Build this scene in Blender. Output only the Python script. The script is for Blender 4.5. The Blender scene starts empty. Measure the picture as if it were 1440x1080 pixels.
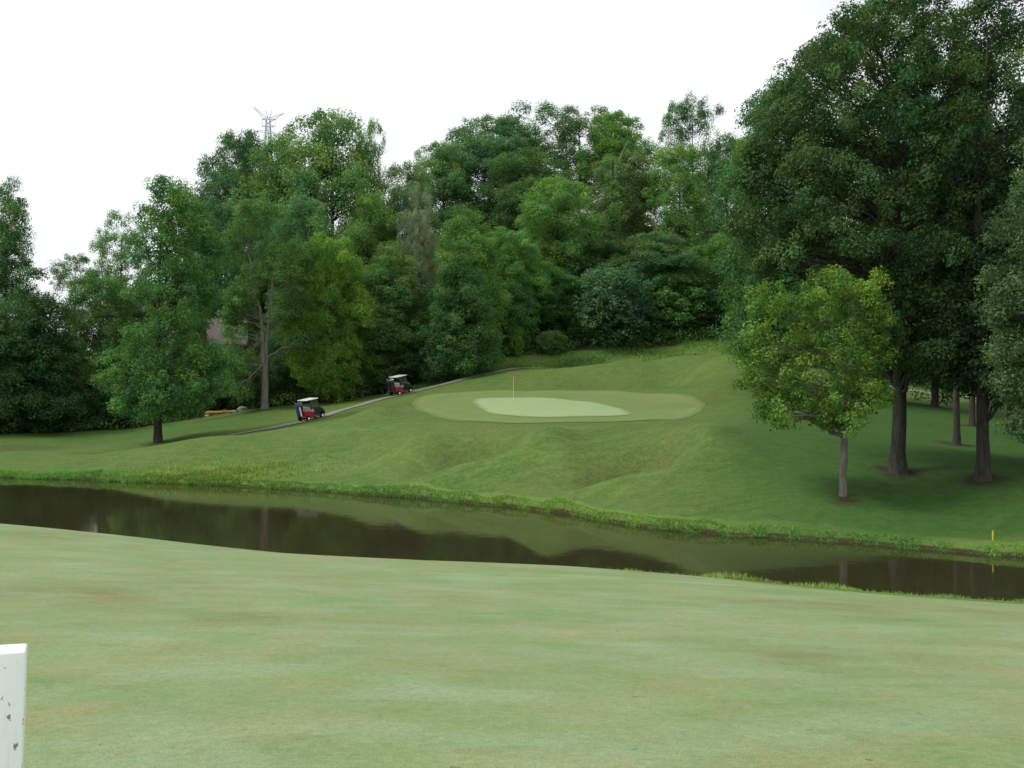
import bpy, bmesh, math, random
import numpy as np
from mathutils import Vector, Matrix
rad = math.radians
S = bpy.context.scene
COL = S.collection
F, HZ, CZ = 1400.0, 556.0, 5.4      # focal length and horizon of the photograph in pixels, eye height above the water

# ------------------------------------------------------------------ camera, sky, sun
cam = bpy.data.cameras.new('camera'); cam.sensor_width = 36; cam.lens = 35
cam.clip_end = 6000; cam.clip_start = 0.05
camo = bpy.data.objects.new('camera', cam); COL.objects.link(camo); S.camera = camo
camo.location = (0, 0, CZ)
camo.rotation_euler = (rad(90) + math.atan(16 / F), 0, 0)
SUN_EL, SUN_AZ = 50.0, -104.0
w = bpy.data.worlds.new('World'); S.world = w; w.use_nodes = True
nt = w.node_tree; nt.nodes.clear()
def N(nt, t, **k):
    n = nt.nodes.new(t)
    for a, b in k.items():
        if a in n.inputs: n.inputs[a].default_value = b
        else: setattr(n, a, b)
    return n
def LK(nt, a, b): nt.links.new(a, b)
out = N(nt, 'ShaderNodeOutputWorld')
bg = N(nt, 'ShaderNodeBackground'); bg.inputs['Strength'].default_value = 0.1
sky = N(nt, 'ShaderNodeTexSky'); sky.sky_type = 'NISHITA'; sky.sun_disc = False
sky.sun_elevation = rad(SUN_EL); sky.sun_rotation = rad(SUN_AZ)
tc = N(nt, 'ShaderNodeTexCoord')
mp = N(nt, 'ShaderNodeMapping'); mp.inputs['Scale'].default_value = (1, 1, 2.2)
nz = N(nt, 'ShaderNodeTexNoise'); nz.inputs['Scale'].default_value = 1.6; nz.inputs['Detail'].default_value = 6
cr = N(nt, 'ShaderNodeValToRGB'); cr.color_ramp.elements[0].position = 0.30; cr.color_ramp.elements[0].color = (.86, .86, .86, 1)
cr.color_ramp.elements[1].position = 0.45; cr.color_ramp.elements[1].color = (1, 1, 1, 1)
mx = N(nt, 'ShaderNodeMix'); mx.data_type = 'RGBA'; mx.inputs[7].default_value = (10.2, 10.6, 10.9, 1)
LK(nt, tc.outputs['Generated'], mp.inputs['Vector']); LK(nt, mp.outputs[0], nz.inputs['Vector']); LK(nt, nz.outputs[0], cr.inputs[0])
vd = N(nt, 'ShaderNodeVectorMath'); vd.operation = 'DOT_PRODUCT'; vd.inputs[1].default_value = Vector((.43, 1.0, .47)).normalized()
LK(nt, tc.outputs['Generated'], vd.inputs[0]); cr2 = N(nt, 'ShaderNodeValToRGB'); cr2.color_ramp.elements[0].position = .9925; cr2.color_ramp.elements[0].color = (1, 1, 1, 1)
cr2.color_ramp.elements[1].position = .999; cr2.color_ramp.elements[1].color = (.72, .72, .72, 1); LK(nt, vd.outputs['Value'], cr2.inputs[0])
ml = N(nt, 'ShaderNodeMath'); ml.operation = 'MULTIPLY'; LK(nt, cr.outputs[0], ml.inputs[0]); LK(nt, cr2.outputs[0], ml.inputs[1]); LK(nt, ml.outputs[0], mx.inputs[0]); LK(nt, sky.outputs[0], mx.inputs[6]); LK(nt, mx.outputs[2], bg.inputs['Color'])
LK(nt, bg.outputs[0], out.inputs[0])
sl = bpy.data.lights.new('sun', 'SUN'); sl.energy = 2.9; sl.angle = rad(20); sl.color = (1, .96, .88)
so = bpy.data.objects.new('sun', sl); COL.objects.link(so)
d = Vector((math.sin(rad(SUN_AZ)) * math.cos(rad(SUN_EL)), math.cos(rad(SUN_AZ)) * math.cos(rad(SUN_EL)), math.sin(rad(SUN_EL))))
so.rotation_euler = d.to_track_quat('Z', 'Y').to_euler(); so.location = (-60, -15, 80)
S.view_settings.view_transform = 'Standard'; S.view_settings.look = 'None'; S.view_settings.exposure = 0
S.cycles.max_bounces = 6; S.cycles.diffuse_bounces = 3; S.cycles.glossy_bounces = 3; S.cycles.transmission_bounces = 4

# ------------------------------------------------------------------ materials
def mat(name, build, rough=.7, spec=.3):
    m = bpy.data.materials.new(name); m.use_nodes = True
    t = m.node_tree; b = t.nodes['Principled BSDF']
    b.inputs['Roughness'].default_value = rough; b.inputs['Specular IOR Level'].default_value = spec
    build(t, b); return m
def noise(t, scale, detail=4, vec=None, rough=.55):
    n = N(t, 'ShaderNodeTexNoise'); n.inputs['Scale'].default_value = scale
    n.inputs['Detail'].default_value = detail; n.inputs['Roughness'].default_value = rough
    if vec is not None: LK(t, vec, n.inputs['Vector'])
    return n.outputs[0]
def ramp(t, src, stops):
    r = N(t, 'ShaderNodeValToRGB'); e = r.color_ramp.elements
    while len(e) < len(stops): e.new(.5)
    for k, (p, c) in enumerate(stops):
        e[k].position = p; e[k].color = (*c, 1) if len(c) == 3 else c
    LK(t, src, r.inputs[0]); return r.outputs[0]
def gray(t, src, a, b): return ramp(t, src, [(a, (0, 0, 0)), (b, (1, 1, 1))])
def mixc(t, f, a, b, mode='MIX'):
    m = N(t, 'ShaderNodeMix'); m.data_type = 'RGBA'; m.blend_type = mode
    for i, v in ((0, f), (6, a), (7, b)):
        if hasattr(v, 'links'): LK(t, v, m.inputs[i])
        elif i == 0: m.inputs[0].default_value = v
        else: m.inputs[i].default_value = (*v, 1)
    return m.outputs[2]
def math_(t, op, a, b=0.0):
    m = N(t, 'ShaderNodeMath'); m.operation = op
    for i, v in ((0, a), (1, b)):
        if hasattr(v, 'links'): LK(t, v, m.inputs[i])
        else: m.inputs[i].default_value = v
    return m.outputs[0]
def bump(t, b, h, strength, dist):
    n = N(t, 'ShaderNodeBump'); n.inputs['Strength'].default_value = strength; n.inputs['Distance'].default_value = dist
    LK(t, h, n.inputs['Height']); LK(t, n.outputs[0], b.inputs['Normal'])
def coords(t, scale=(1, 1, 1), kind='Object'):
    c = N(t, 'ShaderNodeTexCoord'); m = N(t, 'ShaderNodeMapping'); m.inputs['Scale'].default_value = scale
    LK(t, c.outputs[kind], m.inputs[0]); return m.outputs[0]

def b_ground(t, b):
    P = coords(t)
    at = N(t, 'ShaderNodeAttribute'); at.attribute_name = 'zones'
    sp = N(t, 'ShaderNodeSeparateColor'); LK(t, at.outputs['Color'], sp.inputs[0])
    # near fairway: short pale turf with tan and blue-green patches
    Ps = coords(t, (.85, 1.05, 1))
    n1 = noise(t, .35, 5, Ps); n2 = noise(t, 1.1, 6, Ps, .65); n3 = noise(t, 14, 5, P, .7); n4 = noise(t, 95, 3, P, .8)
    fair = ramp(t, n1, [(.28, (.150, .238, .088)), (.45, (.186, .264, .118)), (.60, (.208, .262, .124)), (.75, (.240, .258, .130))])
    n5 = noise(t, .7, 7, coords(t, (.6, 1.3, 1)), .72); n6 = noise(t, 1.5, 7, coords(t, (.8, 1.1, 1)), .75)
    fair = mixc(t, math_(t, 'MULTIPLY', gray(t, n2, .46, .70), .75), fair, (.262, .248, .118))
    fair = mixc(t, math_(t, 'MULTIPLY', gray(t, n5, .46, .66), .75), fair, (.232, .312, .185))
    fair = mixc(t, 1.0, fair, ramp(t, noise(t, .5, 5, coords(t, (.8, 1.1, 1)), .75), [(.3, (.84, .89, .80)), (.7, (1.14, 1.09, 1.14))]), 'MULTIPLY')
    fair = mixc(t, math_(t, 'MULTIPLY', gray(t, n6, .54, .72), .6), fair, (.125, .190, .060))
    fair = mixc(t, math_(t, 'MULTIPLY', sp.outputs[1], math_(t, 'MULTIPLY', gray(t, n2, .35, .6), .7)), fair, (.150, .155, .060))
    # far lawn
    m1 = noise(t, .16, 5, P); m2 = noise(t, .7, 6, P, .7)
    lawn = ramp(t, m1, [(.30, (.072, .160, .034)), (.5, (.098, .185, .044)), (.72, (.130, .190, .056))])
    lawn = mixc(t, math_(t, 'MULTIPLY', gray(t, m2, .50, .72), .5), lawn, (.165, .155, .070))
    # rough
    rough = mixc(t, noise(t, 1.6, 5, P, .7), (.060, .125, .026), (.150, .220, .050))
    soil = mixc(t, noise(t, 2.5, 6, P, .7), (.026, .020, .012), (.070, .052, .034))
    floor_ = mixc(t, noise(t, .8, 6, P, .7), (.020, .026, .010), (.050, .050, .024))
    jit = math_(t, 'MULTIPLY', math_(t, 'SUBTRACT', noise(t, 3.0, 4, P), .5), .7)
    def zone(o): return gray(t, math_(t, 'ADD', o, jit), .42, .58)
    near = N(t, 'ShaderNodeAttribute'); near.attribute_name = 'nearside'
    m3 = noise(t, 1.0, 7, coords(t, (.8, 1.6, 1.0)), .75)
    lawn = mixc(t, math_(t, 'MULTIPLY', gray(t, m3, .50, .66), .6), lawn, (.068, .125, .028))
    lawn = mixc(t, math_(t, 'MULTIPLY', gray(t, m3, .50, .36), .6), lawn, (.145, .220, .066))
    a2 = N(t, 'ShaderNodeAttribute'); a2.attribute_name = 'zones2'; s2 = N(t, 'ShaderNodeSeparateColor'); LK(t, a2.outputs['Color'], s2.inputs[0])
    lawn = mixc(t, 1.0, lawn, (.80, .77, .76), 'MULTIPLY')
    lawn = mixc(t, 1.0, lawn, ramp(t, noise(t, 1.6, 6, coords(t, (.6, 2.0, 1)), .75), [(.3, (.74, .80, .68)), (.7, (1.06, 1.04, .98))]), 'MULTIPLY')
    lawn = mixc(t, math_(t, 'MULTIPLY', s2.outputs[0], gray(t, noise(t, 2.2, 6, P, .75), .36, .62)), lawn, (.105, .090, .045))
    lawn = mixc(t, math_(t, 'MULTIPLY', s2.outputs[2], math_(t, 'MULTIPLY', gray(t, m3, .3, .7), .45)), lawn, mixc(t, m2, (.15, .225, .075), (.125, .205, .055)))
    lawn = mixc(t, 1.0, lawn, ramp(t, noise(t, 4.5, 5, P, .8), [(.28, (.66, .70, .62)), (.72, (1.34, 1.28, 1.26))]), 'MULTIPLY')
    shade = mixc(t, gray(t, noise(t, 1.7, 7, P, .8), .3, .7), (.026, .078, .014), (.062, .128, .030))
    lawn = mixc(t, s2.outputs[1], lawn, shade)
    rough = mixc(t, math_(t, 'MULTIPLY', s2.outputs[1], .75), rough, shade)   # tree shade painted in as a darker grass colour
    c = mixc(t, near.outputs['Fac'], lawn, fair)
    speck = math_(t, 'MULTIPLY', gray(t, noise(t, 8.5, 3, P, .4), .745, .76), .6)
    c = mixc(t, speck, c, (.09, .065, .03))
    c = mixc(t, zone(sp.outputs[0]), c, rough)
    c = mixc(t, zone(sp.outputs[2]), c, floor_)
    c = mixc(t, math_(t, 'MULTIPLY', gray(t, math_(t, 'ADD', sp.outputs[1], math_(t, 'MULTIPLY', jit, 1.2)), .35, .85), math_(t, 'SUBTRACT', 1.0, near.outputs['Fac'])), c, soil)
    c = mixc(t, 1.0, c, ramp(t, n3, [(.25, (.80, .82, .78)), (.75, (1.16, 1.14, 1.16))]), 'MULTIPLY')
    c = mixc(t, 1.0, c, ramp(t, n4, [(.28, (.50, .54, .48)), (.72, (1.45, 1.40, 1.45))]), 'MULTIPLY')
    LK(t, c, b.inputs['Base Color'])
    hh = math_(t, 'ADD', math_(t, 'MULTIPLY', n3, .7), math_(t, 'MULTIPLY', n4, .3))
    bump(t, b, hh, .5, .04)
M_ground = mat('turf', b_ground, .85, .12)

def turf_sheet(a, c2, tan, sc, rim=(.1, .19, .045), e0=.9):
    def f(t, b):
        P = coords(t)
        c = mixc(t, noise(t, sc, 5, P), a, c2)
        c = mixc(t, math_(t, 'MULTIPLY', gray(t, noise(t, .5, 5, P, .7), .48, .68), .8), c, tan)
        c = mixc(t, 1.0, c, ramp(t, noise(t, 9, 4, P, .7), [(.25, (.88, .88, .86)), (.75, (1.1, 1.1, 1.1))]), 'MULTIPLY')
        ea = N(t, 'ShaderNodeAttribute'); ea.attribute_name = 'edge'
        q = math_(t, 'ADD', ea.outputs['Fac'], math_(t, 'MULTIPLY', math_(t, 'SUBTRACT', noise(t, .9, 5, P, .7), .5), .16))
        c = mixc(t, gray(t, q, e0, 1.0), c, rim)
        LK(t, c, b.inputs['Base Color'])
    return f
M_green = mat('putting_turf', turf_sheet((.215, .300, .140), (.245, .325, .165), (.250, .315, .155), .8, (.135, .19, .065), .90), .85, .12)
M_apron = mat('apron_turf', turf_sheet((.112, .175, .050), (.135, .190, .060), (.165, .180, .075), .5, (.150, .185, .068), .90), .85, .12)
M_fringe = mat('fringe_turf', turf_sheet((.140, .185, .064), (.165, .190, .072), (.18, .185, .08), .7, (.098, .158, .042), .93), .85, .12)
def b_path(t, b):
    P = coords(t)
    c = mixc(t, noise(t, 1.2, 6, P, .7), (.17, .15, .125), (.25, .225, .19))
    c = mixc(t, 1.0, c, ramp(t, noise(t, 22, 4, P, .8), [(.3, (.75, .75, .75)), (.7, (1.2, 1.2, 1.2))]), 'MULTIPLY')
    LK(t, c, b.inputs['Base Color']); bump(t, b, noise(t, 22, 4, P), .4, .02)
M_path = mat('worn_asphalt', b_path, .9, .2)
def b_water(t, b):
    b.inputs['IOR'].default_value = 1.33
    P = coords(t)
    c = mixc(t, noise(t, .08, 4, P), (.026, .022, .011), (.034, .032, .014))
    LK(t, c, b.inputs['Base Color'])
    h = math_(t, 'ADD', noise(t, 3.2, 3, coords(t, (1, .45, 1))), math_(t, 'MULTIPLY', noise(t, .6, 3, P), .8))
    n = N(t, 'ShaderNodeBump'); n.inputs['Strength'].default_value = .055; n.inputs['Distance'].default_value = .05
    LK(t, h, n.inputs['Height']); LK(t, n.outputs[0], b.inputs['Normal'])
M_water = mat('pond_water', b_water, .05, .5)

def leafmat(name, transl=.28):
    m = bpy.data.materials.new(name); m.use_nodes = True; t = m.node_tree
    b = t.nodes['Principled BSDF']; b.inputs['Roughness'].default_value = .65; b.inputs['Specular IOR Level'].default_value = .12
    oi = N(t, 'ShaderNodeObjectInfo')
    at = N(t, 'ShaderNodeAttribute'); at.attribute_name = 'tint'
    c = mixc(t, 1.0, oi.outputs['Color'], at.outputs['Color'], 'MULTIPLY')
    LK(t, c, b.inputs['Base Color'])
    tr = N(t, 'ShaderNodeBsdfTranslucent')
    c2 = mixc(t, 1.0, c, (1.15, 1.25, .55), 'MULTIPLY'); LK(t, c2, tr.inputs['Color'])
    ms = N(t, 'ShaderNodeMixShader'); ms.inputs[0].default_value = transl
    LK(t, b.outputs[0], ms.inputs[1]); LK(t, tr.outputs[0], ms.inputs[2])
    LK(t, ms.outputs[0], t.nodes['Material Output'].inputs[0]); return m
M_leaf = leafmat('leaves', .36); M_grass = leafmat('grass_blades', .2)
def bark(a, c2, sc=1.0):
    def f(t, b):
        P = coords(t, (6 * sc, 6 * sc, 1.1 * sc))
        n = noise(t, 1.6, 7, P, .7)
        c = ramp(t, n, [(.3, a), (.7, c2)])
        c = mixc(t, math_(t, 'MULTIPLY', gray(t, noise(t, 1.3, 4, coords(t)), .55, .75), .5), c, (.06, .075, .035))
        LK(t, c, b.inputs['Base Color']); bump(t, b, n, .9, .06)
    return f
M_bark = mat('bark', bark((.024, .021, .018), (.088, .080, .068)), .9, .15)
M_barkpale = mat('pale_bark', bark((.10, .09, .075), (.30, .28, .24)), .9, .15)
M_barkblotch = mat('mottled_bark', bark((.085, .075, .06), (.26, .245, .21), .7), .9, .15)
def flat(c, v=.12, sc=6):
    def f(t, b):
        P = coords(t)
        LK(t, mixc(t, noise(t, sc, 4, P, .65), tuple(x * (1 - v) for x in c), tuple(x * (1 + v) for x in c)), b.inputs['Base Color'])
    return f
M_red = mat('red_body', flat((.33, .022, .022)), .3, .5)
M_white = mat('white_plastic', flat((.78, .78, .75), .05), .4, .4)
M_black = mat('black_plastic', flat((.018, .018, .02)), .5, .4)
M_rubber = mat('rubber', flat((.02, .02, .02)), .85, .2)
M_seat = mat('seat_vinyl', flat((.50, .47, .55), .06), .5, .3)
M_steel = mat('steel', flat((.25, .26, .27)), .35, .5)
M_glass = mat('windscreen', flat((.55, .6, .6)), .08, .5)
M_glass.node_tree.nodes['Principled BSDF'].inputs['Transmission Weight'].default_value = .85
M_blue = mat('blue_nylon', flat((.05, .08, .24)), .6, .3)
M_navy = mat('dark_nylon', flat((.025, .025, .05)), .6, .3)
M_flag = mat('flag_cloth', flat((.62, .10, .04)), .8, .2)
M_yellow = mat('yellow_paint', flat((.60, .47, .05)), .5, .3)
M_pylon = mat('galvanised_steel', flat((.42, .45, .50)), .5, .4)
M_log = mat('log_wood', flat((.33, .17, .07), .35, 9), .9, .1)
M_stone = mat('stone', flat((.24, .22, .19), .3, 5), .9, .1)
def b_brick(t, b):
    br = N(t, 'ShaderNodeTexBrick'); br.inputs['Scale'].default_value = 4.0
    br.inputs['Color1'].default_value = (.34, .20, .17, 1); br.inputs['Color2'].default_value = (.27, .155, .13, 1); br.inputs['Mortar'].default_value = (.36, .32, .29, 1)
    c = coords(t, (1, 1, 1), 'Generated'); m = coords(t)
    LK(t, m, br.inputs['Vector']); LK(t, br.outputs[0], b.inputs['Base Color'])
M_brick = mat('brick', b_brick, .9, .1)
def b_roof(t, b):
    P = coords(t, (1, 3, 3)); c = ramp(t, noise(t, 4, 5, P, .7), [(.3, (.09, .075, .075)), (.7, (.18, .15, .145))])
    LK(t, c, b.inputs['Base Color']); bump(t, b, noise(t, 9, 4, P), .5, .03)
M_roof = mat('shingles', b_roof, .9, .1)
def b_post(t, b):
    P = coords(t)
    c = mixc(t, math_(t, 'MULTIPLY', gray(t, noise(t, 3, 5, coords(t, (9, 9, 1.0))), .56, .72), .35), (.84, .86, .875), (.58, .53, .46))
    scr = math_(t, 'MULTIPLY', gray(t, noise(t, 26, 3, coords(t, (1.6, 1.6, .8)), .5), .625, .66), .8)
    c = mixc(t, scr, c, (.07, .055, .045))
    LK(t, c, b.inputs['Base Color']); bump(t, b, noise(t, 30, 3, P), .15, .003)
M_post = mat('scuffed_white_paint', b_post, .35, .4)

# ------------------------------------------------------------------ object helpers
def tag(o, label=None, cat=None, group=None, kind=None):
    if label: o['label'] = label
    if cat: o['category'] = cat
    if group: o['group'] = group
    if kind: o['kind'] = kind
    return o
def empty(name, loc, label, cat, group=None, rz=0):
    o = bpy.data.objects.new(name, None); COL.objects.link(o); o.location = loc; o.rotation_euler = (0, 0, rz)
    o.empty_display_size = .3
    return tag(o, label, cat, group)
def mesh_np(name, V, faces, nside, m, tint=None, smooth=False):
    me = bpy.data.meshes.new(name)
    V = np.asarray(V, np.float32); faces = np.asarray(faces, np.int32)
    me.vertices.add(len(V)); me.vertices.foreach_set('co', V.ravel())
    n = len(faces); me.loops.add(n * nside); me.loops.foreach_set('vertex_index', faces.ravel())
    me.polygons.add(n); me.polygons.foreach_set('loop_start', np.arange(0, n * nside, nside, dtype=np.int32))
    me.update(calc_edges=True); me.materials.append(m)
    if smooth: me.polygons.foreach_set('use_smooth', np.ones(n, bool))
    if tint is not None:
        a = me.color_attributes.new('tint', 'FLOAT_COLOR', 'POINT')
        a.data.foreach_set('color', np.hstack([tint, np.ones((len(tint), 1))]).astype(np.float32).ravel())
    me.validate(); return me
def link(name, me, parent=None, loc=None):
    o = bpy.data.objects.new(name, me); COL.objects.link(o)
    if parent is not None: o.parent = parent
    if loc is not None: o.location = loc
    return o
class MB:
    def __init__(s): s.b = bmesh.new()
    def box(s, c, d, bev=0, M=None, seg=2):
        r = bmesh.ops.create_cube(s.b, size=1.0); vs = r['verts']
        bmesh.ops.scale(s.b, vec=d, verts=vs)
        if bev: 
            es = list({e for v in vs for e in v.link_edges})
            q = bmesh.ops.bevel(s.b, geom=es, offset=bev, segments=seg, affect='EDGES', profile=.5)
            vs = list({v for f in q['faces'] for v in f.verts} | {v for v in vs if v.is_valid})
        if M is not None: bmesh.ops.transform(s.b, matrix=M, verts=vs)
        bmesh.ops.translate(s.b, vec=c, verts=vs); return s
    def tube(s, p, q, r1, r2=None, n=10):
        p, q = Vector(p), Vector(q); L = (q - p).length; r2 = r1 if r2 is None else r2
        M = Matrix.Translation((p + q) / 2) @ (q - p).to_track_quat('Z', 'Y').to_matrix().to_4x4()
        bmesh.ops.create_cone(s.b, cap_ends=True, segments=n, radius1=r1, radius2=r2, depth=L, matrix=M); return s
    def poly(s, pts, ext):        # closed outline in 3D extruded by ext
        a = [s.b.verts.new(p) for p in pts]; c = [s.b.verts.new(Vector(p) + Vector(ext)) for p in pts]
        s.b.faces.new(a); s.b.faces.new(c[::-1])
        for i in range(len(a)): s.b.faces.new((a[i], c[i], c[(i + 1) % len(a)], a[(i + 1) % len(a)]))
        return s
    def build(s, name, m, parent=None, smooth=False, loc=None):
        bmesh.ops.recalc_face_normals(s.b, faces=s.b.faces)
        me = bpy.data.meshes.new(name); s.b.to_mesh(me); s.b.free(); me.materials.append(m)
        if smooth:
            for p in me.polygons: p.use_smooth = True
            me.set_sharp_from_angle(angle=rad(40))
        return link(name, me, parent, loc)

# ------------------------------------------------------------------ terrain
def P3(px, py, Y): return ((px - 720) / F * Y, Y, CZ - (py - HZ) / F * Y)
fs_px = [(-600, 655), (-300, 660), (0, 672), (100, 675), (200, 679), (300, 683), (400, 688), (500, 695), (600, 703), (700, 712), (800, 724), (900, 742), (960, 749), (1040, 754), (1120, 758), (1200, 765), (1320, 774), (1440, 785), (1700, 808), (2000, 836)]
FSX = [(px - 720) / F * (CZ * F / (py - HZ)) for px, py in fs_px]; FSY = [CZ * F / (py - HZ) for px, py in fs_px]
ne_px = [(-400, 704), (0, 738), (200, 755), (400, 775), (600, 788), (800, 798), (1000, 812), (1200, 828), (1440, 845), (1900, 880)]
NEX, NEY, NEZ = [], [], []
for px, py in ne_px:
    z = 1.25 - .85 * px / 1440; z = max(z, .15); Y = (CZ - z) * F / (py - HZ)
    NEX.append((px - 720) / F * Y); NEY.append(Y); NEZ.append(z)
rs = np.random.RandomState(3)
def wob(x, a, f, ph): return a * (np.sin(x * f + ph) + .6 * np.sin(x * f * 2.3 + ph * 2) + .4 * np.sin(x * f * 5.1 + ph * 3))
def far_shore(x): return np.interp(x, FSX, FSY) + wob(x, .16, 1.1, .7)
def near_edge(x): return np.interp(x, NEX, NEY)
def near_shore(x): return near_edge(x) + 1.6 + wob(x, .08, 1.3, 2.0)
C = []
for x, y in zip(FSX, FSY): C.append((x, y, .30))
for p in [(0, 655, 69), (0, 643, 76), (100, 636, 76), (200, 628, 73), (300, 613, 72), (350, 611.5, 74), (400, 603, 77), (450, 592, 82), (520, 574, 87), (580, 558, 93),
          (150, 640, 77), (250, 627, 77.5), (100, 628, 86), (0, 626, 86), (-150, 640, 78), (-150, 622, 92), (222, 622, 81), (300, 600, 90), (200, 607, 96), (0, 612, 94), (50, 606, 99), (370, 576, 98), (440, 571, 101), (525, 556, 106),
          (439, 590.5, 88), (564, 555, 98), (640, 536, 102), (690, 525, 105), (590, 537, 112),
          (300, 660, 63.5), (300, 640, 66), (100, 655, 68), (400, 650, 64), (500, 660, 60), (500, 630, 65), (500, 605, 69), (500, 585, 79),
          (600, 680, 54), (600, 650, 57.5), (600, 620, 61.5), (600, 603, 64.5), (600, 590, 73), (720, 690, 49.6), (720, 660, 52.5), (720, 630, 56), (720, 605, 60.5), (720, 594, 67), (720, 575, 78), (722, 560, 89),
          (577, 571, 85), (1000, 574, 80), (950, 589, 68), (888, 585, 71), (660, 552, 94), (800, 550, 94), (900, 549, 94), (820, 575, 78),
          (720, 522, 104), (800, 517, 106), (860, 513, 107), (940, 502, 107), (1010, 498, 105), (1070, 508, 98), (960, 535, 97), (800, 523, 110.5), (900, 514, 111), (1000, 504, 110),
          (900, 700, 44), (900, 660, 48), (900, 625, 52), (900, 603, 56.5), (900, 592, 66), (820, 700, 45.5), (820, 650, 51), (820, 610, 57),
          (1050, 710, 41), (1050, 665, 45), (1050, 625, 49), (1050, 594, 53.5), (1050, 562, 70), (1060, 530, 88),
          (1185, 697, 40), (1185, 738, 38), (1190, 640, 48), (1190, 602, 58), (1160, 577, 72), (1262, 663, 45), (1262, 712, 40.5), (1382, 673, 43), (1382, 725, 38.2), (1345, 626, 56), (1365, 599, 70), (1315, 573, 85), (1440, 602, 70), (1440, 572, 92), (1200, 545, 96)]:
    C.append(P3(*p))
for p in [(700, 505, 114), (800, 498, 117), (900, 490, 119), (1000, 478, 120)]: C.append(P3(*p))
for x, y, z in [(5, 131, 18), (5, 152, 26), (8, 190, 39), (10, 240, 44), (-20, 125, 9.5), (-28, 155, 19), (-35, 200, 31), (-45, 250, 38), (-37, 120, 8.0), (-45, 108, 3.2), (-60, 110, 3), (-65, 150, 9), (-80, 200, 15), (-90, 250, 18), (-90, 90, 1.6), (-90, 75, 1.2),
                (28, 137, 19), (36, 168, 28), (45, 210, 38), (50, 250, 42), (48, 125, 9), (60, 150, 15), (75, 190, 24), (85, 240, 30), (60, 95, 4.5), (50, 60, 2.2), (60, 40, 1.6), (90, 50, 2), (90, 120, 7)]:
    C.append((x, y, z))
C = np.array(C); A_ = C[:, :2] / 50.0
def tpsk(r2): return np.where(r2 > 1e-12, r2 * np.log(np.maximum(r2, 1e-12)), 0)
n_ = len(C); K = tpsk(((A_[:, None] - A_[None]) ** 2).sum(-1)) + np.eye(n_) * 2e-3
Pm = np.hstack([np.ones((n_, 1)), A_]); L_ = np.block([[K, Pm], [Pm.T, np.zeros((3, 3))]])
W_ = np.linalg.solve(L_, np.concatenate([C[:, 2], np.zeros(3)]))
def tps(x, y):
    q = np.stack([np.clip(x, -95, 95), np.clip(y, 20, 255)], -1) / 50.0
    o = np.empty(len(q))
    for i in range(0, len(q), 20000):
        s = q[i:i + 20000]; k = tpsk(((s[:, None] - A_[None]) ** 2).sum(-1))
        o[i:i + 20000] = k @ W_[:n_] + W_[n_] + s @ W_[n_ + 1:]
    return o
BUMPS = []
def bmp(px, Y, a, sx, sy): BUMPS.append(((px - 720) / F * Y, Y, a * 2.7, sx, sy))
bmp(668, 57.2, -.62, 2.8, 1.9); bmp(650, 54, .24, 3.2, 1.2); bmp(585, 60, .28, 2.0, 2.2); bmp(765, 56, .36, 1.7, 2.6)
bmp(880, 50, -.72, 3.0, 2.0); bmp(890, 46.9, .15, 2.4, 1.1); bmp(985, 50.5, .34, 1.9, 2.8); bmp(520, 62.5, -.15, 2.4, 1.8)
bmp(950, 97, -.3, 2.2, 3.0); bmp(1020, 97, .42, 4.0, 2.6); bmp(1010, 86, .25, 2.5, 2.2); bmp(860, 103, .22, 4, 2.0); bmp(530, 76, .3, 2, 2)
def smooth(a, b, v):
    t = np.clip((v - a) / (b - a), 0, 1); return t * t * (3 - 2 * t)
def gz(x, y):
    x = np.atleast_1d(np.asarray(x, float)); y = np.atleast_1d(np.asarray(y, float))
    fs, ns, ne = far_shore(x), near_shore(x), near_edge(x)
    zf = tps(x, y)
    for bx, by, a, sx, sy in BUMPS: zf = zf + a * np.exp(-((x - bx) / sx) ** 2 - ((y - by) / sy) ** 2)
    zf = np.maximum(zf, .22 + .06 * np.sin(x * 1.3) * np.sin(x * .41 + 1))
    zf = zf + (np.sin(x * .9 + y * .3) * np.sin(y * .55 - x * .2)) * .05 * smooth(0, 6, y - fs)
    s = y - fs
    zf = zf - (zf + .12) * (1 - smooth(-.05, .42, s)) * (s < .42)
    ze = np.interp(x, NEX, NEZ)
    t = np.clip(y / ne, -.3, 1)
    zn = 3.75 + (ze - 3.75) * np.where(t > 0, t ** 1.08, t * .25) + (np.sin(x * .35 + 1) * np.sin(y * .3 + x * .1)) * .05
    u = smooth(0, 1, (y - ne) / (ns - ne + 1e-6)); zn = zn * (1 - u) + (-.15) * u
    zp = -.15 - .9 * np.minimum(1, np.minimum(y - ns, fs - y) / 2.5)
    return np.where(y <= ns, zn, np.where(y >= fs, zf, zp))
def g1(x, y): return float(gz(x, y)[0])
TLX = [-200, -60, -45, -33, -24, -15, -9, -2, 8, 25, 35, 45, 70, 200]; TLY = [90, 93, 97, 99.5, 102, 106, 110, 114, 118, 119, 112, 104, 100, 100]
def treeline(x): return np.interp(x, TLX, TLY)
def grow(a, f, lim):
    o = []; s = a
    v = 0
    while v < lim: v += s; s *= f; o.append(v)
    return o
xc = list(np.arange(-48, 48.01, .4)); ex = grow(.5, 1.16, 2500)
xs = np.array([-48 - e for e in ex[::-1]] + xc + [48 + e for e in ex])
t1 = np.array([-1 * e for e in grow(.5, 1.25, 2500)[::-1]])          # behind the camera
nr = np.linspace(0, 1, 70); bk = np.linspace(0, 1, 9)[1:]; pd = np.linspace(0, 1, 14)[1:-1]
fr = np.concatenate([[0, .06, .12, .18, .25, .33, .42, .55, .75, 1.0], np.arange(1.35, 70, .4), 70 + np.array(grow(.5, 1.1, 2500))])
rows = []
for v in t1: rows.append(np.full_like(xs, v))
for v in nr: rows.append(near_edge(xs) * v)
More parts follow.
